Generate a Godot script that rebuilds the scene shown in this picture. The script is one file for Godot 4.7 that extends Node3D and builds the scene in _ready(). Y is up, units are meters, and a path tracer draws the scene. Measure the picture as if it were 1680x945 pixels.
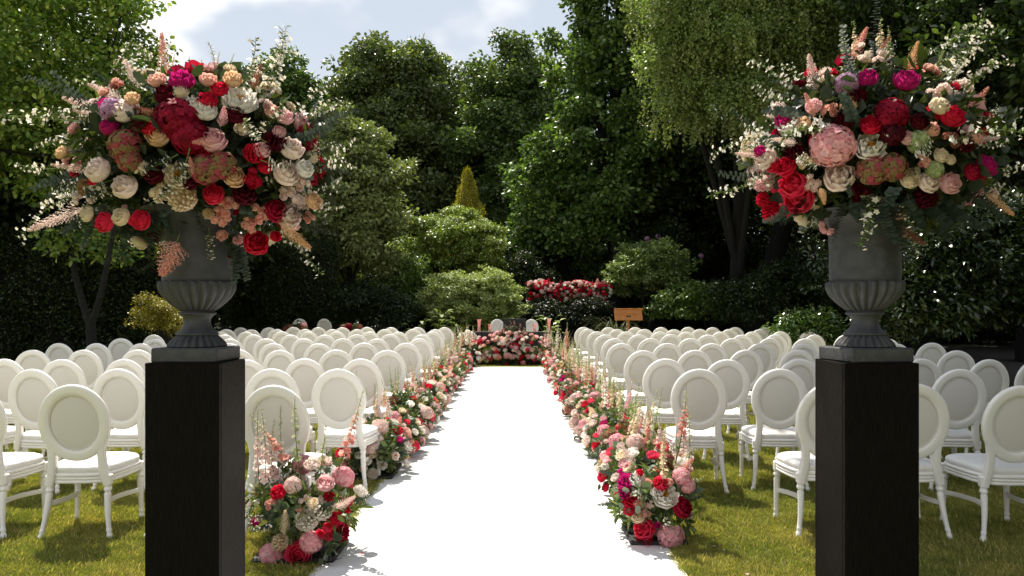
extends Node3D
# A garden wedding aisle. Units are metres, y is up, the camera stands at the origin's plumb line and looks along -z.

const EYE := 1.43
const FOCAL := 1250.0

var M := {}
var bloom_cache := {}
var used := {}
var lawn_noise := FastNoiseLite.new()

# ------------------------------------------------------------------ mesh builder
class MB:
	var v := PackedVector3Array()
	var c := PackedColorArray()
	var i := PackedInt32Array()
	var col := Color(1, 1, 1)

	func vert(p: Vector3) -> int:
		v.append(p)
		c.append(col)
		return v.size() - 1

	func tri(a: Vector3, b: Vector3, d: Vector3) -> void:
		var n := v.size()
		vert(a); vert(b); vert(d)
		i.append_array(PackedInt32Array([n, n + 1, n + 2]))

	func quad(a: Vector3, b: Vector3, d: Vector3, e: Vector3) -> void:
		var n := v.size()
		vert(a); vert(b); vert(d); vert(e)
		i.append_array(PackedInt32Array([n, n + 1, n + 2, n, n + 2, n + 3]))

	# rows of nu points each
	func grid(p: PackedVector3Array, nu: int, wrap := false, wrap_v := false) -> void:
		var n := v.size()
		var nv := p.size() / nu
		for q in p:
			v.append(q)
			c.append(col)
		for y in (nv if wrap_v else nv - 1):
			var y2 := (y + 1) % nv
			for x in (nu if wrap else nu - 1):
				var x2 := (x + 1) % nu
				var a := n + y * nu + x
				var b := n + y * nu + x2
				var d := n + y2 * nu + x2
				var e := n + y2 * nu + x
				i.append_array(PackedInt32Array([a, b, d, a, d, e]))

	func tube(path: PackedVector3Array, radii: PackedFloat32Array, sides := 6, flat := 1.0) -> void:
		var p := PackedVector3Array()
		var up := Vector3.UP
		for k in path.size():
			var t := (path[mini(k + 1, path.size() - 1)] - path[maxi(k - 1, 0)]).normalized()
			if k == 0:
				up = Vector3.RIGHT if absf(t.x) < 0.8 else Vector3.UP
			var s := t.cross(up).normalized()
			up = s.cross(t).normalized()
			for j in sides:
				var a := TAU * j / sides
				p.append(path[k] + (up * cos(a) + s * sin(a) * flat) * radii[k])
		grid(p, sides, true)

	func bar(path: PackedVector3Array, w: float, h: float, w2 := -1.0, h2 := -1.0, out := Vector3.RIGHT) -> void:
		# a rectangular bar with softened corners; w lies along out
		var p := PackedVector3Array()
		for k in path.size():
			var t := (path[mini(k + 1, path.size() - 1)] - path[maxi(k - 1, 0)]).normalized()
			var f := float(k) / maxf(1.0, path.size() - 1.0)
			var ww := lerpf(w, w2 if w2 > 0 else w, f) / 2.0
			var hh := lerpf(h, h2 if h2 > 0 else h, f) / 2.0
			var s := (out - t * out.dot(t)).normalized()
			var u := t.cross(s).normalized()
			var e := minf(ww, hh) * 0.35
			for q in [Vector2(ww - e, hh), Vector2(ww, hh - e), Vector2(ww, -hh + e), Vector2(ww - e, -hh), Vector2(-ww + e, -hh), Vector2(-ww, -hh + e), Vector2(-ww, hh - e), Vector2(-ww + e, hh)]:
				p.append(path[k] + s * q.x + u * q.y)
		grid(p, 8, true)
		for last in [0, path.size() - 1]:
			var m := vert(path[last])
			var n := v.size()
			for j in 8:
				vert(p[last * 8 + j])
			for j in 8:
				i.append_array(PackedInt32Array([m, n + j, n + (j + 1) % 8]) if last == 0 else PackedInt32Array([m, n + (j + 1) % 8, n + j]))

	func lathe(prof: PackedVector2Array, segs: int, flutes := 0, depth := 0.0, f0 := 0.0, f1 := 1e9) -> void:
		var p := PackedVector3Array()
		for q in prof:
			for j in segs:
				var a := TAU * j / segs
				var r := q.x
				if flutes > 0 and q.y >= f0 and q.y <= f1:
					r -= depth * (1.0 - absf(sin(a * flutes / 2.0)))
				p.append(Vector3(cos(a) * r, q.y, sin(a) * r))
		grid(p, segs, true)

	func box(ctr: Vector3, size: Vector3, bev := 0.004, bas := Basis()) -> void:
		var h := size / 2.0
		var q := func(x: float, y: float, z: float, ax: int) -> Vector3:
			var d := Vector3(h.x - bev, h.y - bev, h.z - bev)
			d[ax] = h[ax]
			return ctr + bas * Vector3(d.x * x, d.y * y, d.z * z)
		for ax in 3:
			var b := (ax + 1) % 3
			var e := (ax + 2) % 3
			for s in [-1.0, 1.0]:
				var cs: Array[Vector3] = []
				for k in [[-1, -1], [1, -1], [1, 1], [-1, 1]]:
					var w := Vector3.ZERO
					w[ax] = s; w[b] = k[0]; w[e] = k[1]
					cs.append(q.call(w.x, w.y, w.z, ax))
				if s > 0: quad(cs[3], cs[2], cs[1], cs[0])
				else: quad(cs[0], cs[1], cs[2], cs[3])
			# edges along axis ax
			for sb in [-1.0, 1.0]:
				for se in [-1.0, 1.0]:
					var w0 := Vector3.ZERO; w0[ax] = -1; w0[b] = sb; w0[e] = se
					var w1 := w0; w1[ax] = 1
					var a0: Vector3 = q.call(w0.x, w0.y, w0.z, b)
					var a1: Vector3 = q.call(w1.x, w1.y, w1.z, b)
					var b0: Vector3 = q.call(w0.x, w0.y, w0.z, e)
					var b1: Vector3 = q.call(w1.x, w1.y, w1.z, e)
					if sb * se > 0: quad(a0, a1, b1, b0)
					else: quad(b0, b1, a1, a0)
		for x in [-1.0, 1.0]:
			for y in [-1.0, 1.0]:
				for z in [-1.0, 1.0]:
					var a: Vector3 = q.call(x, y, z, 0)
					var b2: Vector3 = q.call(x, y, z, 1)
					var d2: Vector3 = q.call(x, y, z, 2)
					if x * y * z > 0: tri(a, d2, b2)
					else: tri(a, b2, d2)

	func leaf(pos: Vector3, dir: Vector3, nrm: Vector3, len: float, wid: float, droop := 0.15) -> void:
		var s := dir.cross(nrm).normalized()
		var n := s.cross(dir).normalized()
		var k := v.size()
		vert(pos)
		var a := pos + dir * len * 0.35 + n * len * droop * 0.4
		var b := pos + dir * len * 0.7 + n * len * droop * 0.25
		vert(a - s * wid * 0.5); vert(a + s * wid * 0.5)
		vert(b - s * wid * 0.4); vert(b + s * wid * 0.4)
		vert(pos + dir * len - n * len * droop * 0.4)
		i.append_array(PackedInt32Array([k, k + 1, k + 2, k + 1, k + 3, k + 4, k + 1, k + 4, k + 2, k + 3, k + 5, k + 4]))

	func append(o: MB, t: Transform3D, tint := Color(1, 1, 1)) -> void:
		var n := v.size()
		for k in o.v.size():
			v.append(t * o.v[k])
			c.append(o.c[k] * tint)
		for k in o.i:
			i.append(n + k)

	func done() -> ArrayMesh:
		var nn := PackedVector3Array()
		nn.resize(v.size())
		for k in range(0, i.size(), 3):
			var n := (v[i[k + 2]] - v[i[k]]).cross(v[i[k + 1]] - v[i[k]])
			nn[i[k]] += n
			nn[i[k + 1]] += n
			nn[i[k + 2]] += n
		for k in nn.size():
			nn[k] = nn[k].normalized() if nn[k].length_squared() > 1e-20 else Vector3.UP
		var a := []
		a.resize(Mesh.ARRAY_MAX)
		a[Mesh.ARRAY_VERTEX] = v
		a[Mesh.ARRAY_NORMAL] = nn
		a[Mesh.ARRAY_COLOR] = c
		a[Mesh.ARRAY_INDEX] = i
		var m := ArrayMesh.new()
		m.add_surface_from_arrays(Mesh.PRIMITIVE_TRIANGLES, a)
		return m

# ------------------------------------------------------------------ helpers
func rng(s: int) -> RandomNumberGenerator:
	var r := RandomNumberGenerator.new()
	r.seed = s
	return r

func lin(r: float, g: float, b: float) -> Color:
	return Color(r, g, b).linear_to_srgb()

func at(px: float, py: float, d: float) -> Vector3:
	return Vector3((px - 840.0) / FOCAL * d, EYE - (py - 512.0) / FOCAL * d, -d)

func rise(d: float) -> float:
	var r := 0.1 * clampf((d - 8.0) / 11.0, 0.0, 1.0)
	r += 0.16 * smoothstep(19.2, 21.6, d)
	r += 0.25 * smoothstep(22.0, 40.0, d)
	return r

func ground(x: float, d: float) -> Vector3:
	return Vector3(x, rise(d), -d)

func numbered(called: String) -> String:
	var k: int = used.get(called, 0)
	used[called] = k + 1
	return called if k == 0 else "%s_%03d" % [called, k]

func tag(o: Node, label := "", category := "", group := "", kind := "") -> void:
	if label: o.set_meta("label", label)
	if category: o.set_meta("category", category)
	if group: o.set_meta("group", group)
	if kind: o.set_meta("kind", kind)

func thing(called: String, label: String, category: String, p := Vector3.ZERO, turn := 0.0, group := "") -> Node3D:
	var o := Node3D.new()
	o.name = numbered(called)
	add_child(o)
	o.position = p
	o.rotation.y = turn
	tag(o, label, category, group)
	return o

func part(parent: Node, called: String, mesh: Mesh, mat: Material, xf := Transform3D()) -> MeshInstance3D:
	var o := MeshInstance3D.new()
	var key := "p%d" % parent.get_instance_id()
	if not used.has(key): used[key] = {}
	var d: Dictionary = used[key]
	var k: int = d.get(called, 0)
	d[called] = k + 1
	o.name = called if k == 0 else "%s_%03d" % [called, k]
	o.mesh = mesh
	o.material_override = mat
	o.transform = xf
	parent.add_child(o, true)
	return o

func copies(parent: Node, called: String, mesh: Mesh, mat: Material, xs: Array[Transform3D], cs: PackedColorArray) -> MultiMeshInstance3D:
	var mm := MultiMesh.new()
	mm.transform_format = MultiMesh.TRANSFORM_3D
	mm.use_colors = true
	mm.mesh = mesh
	mm.instance_count = xs.size()
	for k in xs.size():
		mm.set_instance_transform(k, xs[k])
		mm.set_instance_color(k, cs[k])
	var o := MultiMeshInstance3D.new()
	o.name = called
	o.multimesh = mm
	o.material_override = mat
	o.set_meta("kind", "stuff")
	parent.add_child(o, true)
	return o

func facing(n: Vector3, spin := 0.0) -> Basis:
	# +y of the thing turned to n
	var y := n.normalized()
	var x := y.cross(Vector3(0.31, 0.2, 0.93)).normalized()
	if absf(y.dot(Vector3(0.31, 0.2, 0.93).normalized())) > 0.97: x = y.cross(Vector3.RIGHT).normalized()
	return Basis(x, y, x.cross(y)) * Basis(Vector3.UP, spin)

func rdir(r: RandomNumberGenerator) -> Vector3:
	var z := r.randf_range(-1, 1)
	var a := r.randf() * TAU
	var s := sqrt(1 - z * z)
	return Vector3(cos(a) * s, z, sin(a) * s)

func curve(a: Vector3, b: Vector3, d: Vector3, n := 10) -> PackedVector3Array:
	var p := PackedVector3Array()
	for k in n + 1:
		var t := float(k) / n
		p.append(a.lerp(b, t).lerp(b.lerp(d, t), t))
	return p

func taper(n: int, r0: float, r1: float) -> PackedFloat32Array:
	var p := PackedFloat32Array()
	for k in n:
		p.append(lerpf(r0, r1, float(k) / (n - 1)))
	return p

func noise_tex(freq: float, a: Color, b: Color, size := 512, type := FastNoiseLite.TYPE_SIMPLEX, mid = null, octaves := 4) -> NoiseTexture2D:
	var n := FastNoiseLite.new()
	n.noise_type = type
	n.frequency = freq
	n.fractal_octaves = octaves
	n.seed = int(freq * 1000) + size
	var g := Gradient.new()
	g.set_color(0, a)
	g.set_color(1, b)
	if mid != null: g.add_point(0.5, mid)
	var t := NoiseTexture2D.new()
	t.width = size
	t.height = size
	t.seamless = true
	t.noise = n
	t.color_ramp = g
	return t

func mat(c: Color, rough := 0.6) -> StandardMaterial3D:
	var m := StandardMaterial3D.new()
	m.albedo_color = c
	m.roughness = rough
	return m

func leafy(c: Color, through: Color, rough := 0.5, spec := 0.4) -> StandardMaterial3D:
	var m := mat(c, rough)
	m.vertex_color_use_as_albedo = true
	m.metallic_specular = spec
	m.cull_mode = BaseMaterial3D.CULL_DISABLED
	m.backlight_enabled = true
	m.backlight = through
	return m

func tri_map(m: StandardMaterial3D, s: Vector3, world := false) -> void:
	m.uv1_triplanar = true
	m.uv1_world_triplanar = world
	m.uv1_scale = s

func make_materials() -> void:
	M.paint = mat(lin(0.87, 0.84, 0.80), 0.34)
	M.paint.heightmap_enabled = true
	M.paint.heightmap_texture = noise_tex(0.02, Color.BLACK, Color.WHITE, 256)
	M.paint.heightmap_scale = 0.06
	tri_map(M.paint, Vector3(3, 3, 3))
	M.linen = mat(Color.WHITE, 0.95)
	M.linen.albedo_texture = noise_tex(0.35, lin(0.67, 0.635, 0.59), lin(0.77, 0.735, 0.69), 256)
	M.linen.rim_enabled = true
	M.linen.rim = 0.2
	M.linen.rim_tint = 0.6
	tri_map(M.linen, Vector3(9, 9, 9))
	M.seat = mat(lin(0.80, 0.775, 0.745), 0.5)
	M.seat.heightmap_enabled = true
	M.seat.heightmap_texture = noise_tex(0.012, Color.BLACK, Color.WHITE, 256)
	M.seat.heightmap_scale = 0.7
	tri_map(M.seat, Vector3(2.5, 2.5, 2.5))
	M.carpet = mat(Color.WHITE, 1.0)
	M.carpet.albedo_texture = noise_tex(0.01, lin(0.66, 0.655, 0.645), lin(0.76, 0.755, 0.745), 512)
	M.carpet.metallic_specular = 0.1
	M.carpet.heightmap_enabled = true
	M.carpet.heightmap_texture = noise_tex(0.25, Color.BLACK, Color.WHITE, 512)
	M.carpet.heightmap_scale = 0.15
	tri_map(M.carpet, Vector3(1.1, 1.1, 1.1), true)
	# black stained oak, grain runs upright
	M.black_wood = mat(Color.WHITE, 0.5)
	M.black_wood.albedo_texture = noise_tex(0.03, lin(0.0008, 0.0006, 0.0005), lin(0.010, 0.007, 0.006), 512)
	M.black_wood.metallic_specular = 0.18
	M.black_wood.heightmap_enabled = true
	M.black_wood.heightmap_texture = noise_tex(0.06, Color.BLACK, Color.WHITE, 512, FastNoiseLite.TYPE_SIMPLEX, null, 3)
	M.black_wood.heightmap_scale = 0.16
	tri_map(M.black_wood, Vector3(9, 0.55, 9))
	M.lead = mat(Color.WHITE, 0.62)
	M.lead.albedo_texture = noise_tex(0.012, lin(0.030, 0.031, 0.034), lin(0.062, 0.063, 0.068), 512, FastNoiseLite.TYPE_SIMPLEX, lin(0.044, 0.045, 0.050), 5)
	M.lead.metallic = 0.15
	M.lead.heightmap_enabled = true
	M.lead.heightmap_texture = noise_tex(0.05, Color.BLACK, Color.WHITE, 512)
	M.lead.heightmap_scale = 0.12
	tri_map(M.lead, Vector3(2.2, 2.2, 2.2))
	M.lawn = mat(Color.WHITE, 0.95)
	M.lawn.albedo_texture = noise_tex(0.02, lin(0.08, 0.092, 0.018), lin(0.32, 0.29, 0.10), 1024, FastNoiseLite.TYPE_SIMPLEX, lin(0.165, 0.175, 0.038), 6)
	M.lawn.metallic_specular = 0.1
	tri_map(M.lawn, Vector3(0.5, 0.5, 0.5), true)
	M.soil = mat(Color.WHITE, 1.0)
	M.soil.albedo_texture = noise_tex(0.03, lin(0.008, 0.007, 0.004), lin(0.025, 0.022, 0.012), 512)
	tri_map(M.soil, Vector3(0.7, 0.7, 0.7), true)
	M.grass = leafy(Color.WHITE, lin(0.8, 0.82, 0.3), 0.6, 0.3)
	M.leaf = leafy(Color.WHITE, lin(0.62, 0.69, 0.26), 0.40, 0.45)
	M.gloss_leaf = leafy(Color.WHITE, lin(0.3, 0.35, 0.1), 0.24, 0.6)
	M.petal = leafy(Color.WHITE, lin(0.95, 0.92, 0.90), 0.6, 0.3)
	M.bark = mat(Color.WHITE, 0.95)
	M.bark.albedo_texture = noise_tex(0.03, lin(0.003, 0.0025, 0.002), lin(0.010, 0.008, 0.006), 256)
	M.bark.heightmap_enabled = true
	M.bark.heightmap_texture = noise_tex(0.04, Color.BLACK, Color.WHITE, 256)
	M.bark.heightmap_scale = 2.0
	tri_map(M.bark, Vector3(2.5, 0.7, 2.5))
	M.oak = mat(Color.WHITE, 0.4)
	M.oak.albedo_texture = noise_tex(0.02, lin(0.30, 0.10, 0.015), lin(0.50, 0.20, 0.04), 256)
	tri_map(M.oak, Vector3(1, 6, 6))
	M.dark_timber = mat(Color.WHITE, 0.8)
	M.dark_timber.albedo_texture = noise_tex(0.03, lin(0.007, 0.005, 0.004), lin(0.022, 0.017, 0.013), 256)
	tri_map(M.dark_timber, Vector3(1, 6, 6))
	M.black = mat(lin(0.012, 0.012, 0.012), 0.6)
	M.cloth = mat(lin(0.74, 0.73, 0.70), 0.9)
	M.glass = mat(Color(1.0, 0.74, 0.71, 0.4), 0.3)
	M.glass.transparency = BaseMaterial3D.TRANSPARENCY_ALPHA
	M.candle = mat(lin(0.8, 0.74, 0.62), 0.5)

# ------------------------------------------------------------------ sky
func make_sky() -> Image:
	var w := 1536
	var h := 768
	var f := FastNoiseLite.new()
	f.noise_type = FastNoiseLite.TYPE_SIMPLEX
	f.frequency = 0.9
	f.fractal_octaves = 6
	f.fractal_gain = 0.52
	f.seed = 11
	var g := FastNoiseLite.new()
	g.noise_type = FastNoiseLite.TYPE_SIMPLEX
	g.frequency = 2.0
	g.fractal_octaves = 5
	g.seed = 5
	# banks of cloud: direction, size, strength
	var banks := [
		[at(700, 10, 1), 0.10, 0.85], [at(820, 60, 1), 0.12, 0.8], [at(900, -20, 1), 0.16, 0.8], [at(240, 95, 1), 0.06, 0.8], [at(300, 130, 1), 0.07, 0.6],
		[at(80, 10, 1), 0.07, 0.6], [at(592, 34, 1), 0.024, 0.5], [at(520, 240, 1), 0.08, 0.5],
	]
	var dirs := []
	for b in banks:
		var p: Vector3 = b[0] - Vector3(0, EYE, 0)
		dirs.append(p.normalized())
	var data := PackedFloat32Array()
	data.resize(w * h * 3)
	var o := 0
	for y in h:
		var el := PI / 2 - PI * (y + 0.5) / h
		var ce := cos(el)
		for x in w:
			var az := TAU * (x + 0.5) / w
			# panorama centre looks along -z
			var d := Vector3(-sin(az), sin(el), cos(az) * 1.0)
			d = Vector3(sin(az - PI) * ce, sin(el), -cos(az - PI) * ce)
			var up := maxf(d.y, 0.0)
			var blue := Vector3(0.49, 0.565, 0.68).lerp(Vector3(0.74, 0.78, 0.82), pow(1.0 - up, 3.0))
			var c := blue
			if d.y > -0.02:
				var q := Vector3(d.x, d.y * 1.6, d.z) / (0.35 + up) * 1.3
				var n := f.get_noise_3dv(q) * 0.9 + 0.02
				for k in banks.size():
					var dd := (1.0 - d.dot(dirs[k]))
					var s: float = banks[k][1]
					n += banks[k][2] * exp(-dd * 2.0 / (s * s)) * (0.9 + 0.8 * f.get_noise_3dv(q * 2.3))
				var cover := smoothstep(0.06, 0.34, n)
				var shade := clampf(0.95 + 0.85 * g.get_noise_3dv(q * 1.2) - maxf(n - 0.6, 0.0) * 0.3, 0.0, 1.0)
				var cloud := Vector3(0.58, 0.585, 0.61).lerp(Vector3(1.06, 1.045, 1.02), shade)
				c = blue.lerp(cloud, cover)
			data[o] = c.x
			data[o + 1] = c.y
			data[o + 2] = c.z
			o += 3
	return Image.create_from_data(w, h, false, Image.FORMAT_RGBF, data.to_byte_array())

func make_view() -> void:
	var cam := Camera3D.new()
	cam.name = "camera"
	cam.projection = Camera3D.PROJECTION_FRUSTUM
	cam.near = 0.1
	cam.far = 2000.0
	cam.size = 0.1 * 945.0 / FOCAL
	cam.frustum_offset = Vector2(0.0, 0.1 * 39.5 / FOCAL)
	cam.position = Vector3(0, EYE, 0)
	add_child(cam)
	cam.current = true
	var env := Environment.new()
	env.background_mode = Environment.BG_SKY
	var sky := Sky.new()
	var pm := PanoramaSkyMaterial.new()
	pm.panorama = ImageTexture.create_from_image(make_sky())
	sky.sky_material = pm
	env.sky = sky
	env.background_energy_multiplier = 0.62
	env.tonemap_mode = Environment.TONE_MAPPER_LINEAR
	env.tonemap_exposure = 1.95
	env.sdfgi_enabled = true
	env.ssao_enabled = true
	env.ssil_enabled = true
	var we := WorldEnvironment.new()
	we.name = "world_environment"
	we.environment = env
	add_child(we)
	var sun := DirectionalLight3D.new()
	sun.name = "sun"
	sun.light_energy = 1.4
	sun.light_color = Color(1.0, 0.97, 0.91)
	sun.light_angular_distance = 0.5
	sun.shadow_enabled = true
	sun.sky_mode = DirectionalLight3D.SKY_MODE_LIGHT_ONLY
	add_child(sun)
	var to_sun := Vector3(-0.20, 0.74, -0.37).normalized()
	sun.basis = Basis.looking_at(-to_sun, Vector3.UP)

# ------------------------------------------------------------------ ground
func make_ground() -> void:
	var xs := [-600.0, -120.0, -60.0, -30.0]
	for k in 41: xs.append(-20.0 + k)
	xs.append_array([30.0, 60.0, 120.0, 600.0])
	var ds := [-300.0, -40.0, -10.0]
	for k in 91: ds.append(k * 0.5)
	ds.append_array([50.0, 60.0, 80.0, 120.0, 300.0, 900.0])
	lawn_noise.frequency = 0.35
	lawn_noise.seed = 3
	var p := PackedVector3Array()
	for d in ds:
		for x in xs:
			var b: float = lawn_noise.get_noise_2d(x, d) * 0.012 if d > 2.0 and d < 45.0 and (x < -1.4 or x > 1.3) else 0.0
			p.append(Vector3(x, rise(d) + b - 0.006, -d))
	var m := MB.new()
	m.grid(p, xs.size())
	var o := part(self, "lawn", m.done(), M.lawn)
	tag(o, "", "", "", "structure")
	# planting bed under the trees
	var q := PackedVector3Array()
	var b2 := MB.new()
	for k in 30:
		var x := -52.0 + k * 104.0 / 29.0
		var edge := 22.4 + 0.5 * sin(x * 0.9) - 13.0 * smoothstep(5.6, 8.6, x) - 9.5 * smoothstep(7.2, 9.5, -x)
		for t in 12:
			var d := lerpf(edge, 110.0, pow(t / 11.0, 1.6))
			q.append(Vector3(x, rise(d) + 0.035 * sin(PI * minf(1.0, t * 0.9)) + 0.012, -d))
	b2.grid(q, 12)
	var s := part(self, "planting_bed_ground", b2.done(), M.soil)
	tag(s, "", "", "", "structure")
	# white runner
	var c := PackedVector3Array()
	var r := rng(4)
	var wob := FastNoiseLite.new()
	wob.frequency = 0.25
	var n := 80
	for k in n + 1:
		var d := lerpf(1.2, 18.35, float(k) / n)
		var left := -1.105 + 0.012 * sin(d * 0.7) + 0.006 * sin(d * 2.3)
		var right := 0.95 + 0.01 * sin(d * 0.6 + 1.0)
		for j in 25:
			var x := lerpf(left, right, j / 24.0)
			var y := rise(d) + 0.016 + 0.006 * wob.get_noise_2d(x * 2.0, d * 5.0)
			if j == 0 or j == 24: y = rise(d) + 0.009
			c.append(Vector3(x, y, -d))
	var cm := MB.new()
	cm.grid(c, 25)
	var co := part(self, "aisle_carpet", cm.done(), M.carpet)
	tag(co, "long plain white carpet runner laid down the aisle between the chair blocks", "carpet")

func make_grass() -> void:
	# short mown tufts: dense near, thinner with distance
	var r := rng(21)
	var tufts: Array[Mesh] = []
	for k in 3:
		var m := MB.new()
		for j in 16:
			var a := r.randf() * TAU
			var p := Vector3(r.randf_range(-0.03, 0.03), 0, r.randf_range(-0.03, 0.03))
			var dir := Vector3(cos(a) * r.randf_range(0.2, 1.1), 1.0, sin(a) * r.randf_range(0.2, 1.1)).normalized()
			var dry := r.randf()
			m.col = Color(0.222, 0.258, 0.058).lerp(Color(0.52, 0.45, 0.21), 1.0 if dry > 0.84 else dry * 0.4)
			m.leaf(p, dir, Vector3(sin(a), 0.3, -cos(a)), r.randf_range(0.018, 0.044), r.randf_range(0.0022, 0.004), 0.3)
		tufts.append(m.done())
	var xs := [[] as Array[Transform3D], [] as Array[Transform3D], [] as Array[Transform3D]]
	var cs := [PackedColorArray(), PackedColorArray(), PackedColorArray()]
	var patch := FastNoiseLite.new()
	patch.frequency = 0.9
	patch.fractal_octaves = 4
	var fine := FastNoiseLite.new()
	fine.frequency = 5.0
	for k in 150000:
		var d := 3.2 + 10.3 * pow(r.randf(), 1.9)
		var half := minf(0.72 * d + 0.4, 7.5)
		var x := r.randf_range(-half, half)
		if x > -1.09 and x < 0.935: continue
		var f := fine.get_noise_2d(x, d)
		if f < -0.42: continue
		var t := patch.get_noise_2d(x, d) * 0.5 + 0.5 + f * 0.25
		var s := r.randf_range(0.7, 1.25) * (1.0 + 0.03 * d)
		var w := k % 3
		xs[w].append(Transform3D(Basis(Vector3.UP, r.randf() * TAU).scaled(Vector3(s, s * r.randf_range(0.7, 1.2), s)), Vector3(x, rise(d) - 0.004 + lawn_noise.get_noise_2d(x, d) * 0.012, -d)))
		var lum := r.randf_range(0.68, 1.3)
		cs[w].append(lum * Color(0.62, 0.78, 0.6).lerp(Color(1.65, 1.42, 1.5), clampf(t, 0.0, 1.0)))
	var root := Node3D.new()
	root.name = "grass"
	tag(root, "short mown yellow green grass around the chairs", "grass", "", "stuff")
	add_child(root)
	for w in 3:
		copies(root, "grass_blades", tufts[w], M.grass, xs[w], cs[w])

# ------------------------------------------------------------------ chairs
func outline(k: int, n: int) -> Vector2:
	# seat plan: bowed front at -z, narrower at the back
	var a := TAU * k / n
	var c := cos(a)
	var s := sin(a)
	var p := Vector2(signf(c) * pow(absf(c), 0.55), signf(s) * pow(absf(s), 0.55))
	var w := lerpf(0.245, 0.195, (p.y + 1.0) / 2.0)
	return Vector2(p.x * w, p.y * 0.235 - 0.02 * (1.0 - p.x * p.x) * maxf(0.0, -p.y))

func turned_leg(front: bool, side: float) -> Mesh:
	var m := MB.new()
	var prof := PackedVector2Array([Vector2(0.0, 0.0), Vector2(0.013, 0.0), Vector2(0.017, 0.006), Vector2(0.0185, 0.022), Vector2(0.0175, 0.036), Vector2(0.0145, 0.042), Vector2(0.0135, 0.05), Vector2(0.0165, 0.06), Vector2(0.0165, 0.068), Vector2(0.0145, 0.074)])
	for k in 8:
		var t := k / 7.0
		prof.append(Vector2(lerpf(0.0145, 0.0215, t), lerpf(0.08, 0.285, t)))
	for q in [Vector2(0.018, 0.29), Vector2(0.0175, 0.298), Vector2(0.0235, 0.304), Vector2(0.0245, 0.312), Vector2(0.0235, 0.32), Vector2(0.0195, 0.326), Vector2(0.0195, 0.335), Vector2(0.023, 0.34), Vector2(0.0, 0.34)]:
		prof.append(q)
	m.lathe(prof, 24, 12, 0.002, 0.079, 0.286)
	for k in m.v.size():
		var p := m.v[k]
		var t := 1.0 - p.y / 0.34
		if front:
			m.v[k] = p + Vector3(side * (0.205 + 0.012 * t), 0, -0.195)
		else:
			m.v[k] = p + Vector3(side * (0.178 + 0.038 * t * t), 0, 0.205 + 0.065 * t)
	m.col = Color.WHITE
	var c := Vector3(side * 0.205, 0.372, -0.195) if front else Vector3(side * 0.178, 0.372, 0.205)
	m.box(c, Vector3(0.047, 0.064, 0.047), 0.006)
	return m.done()

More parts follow.
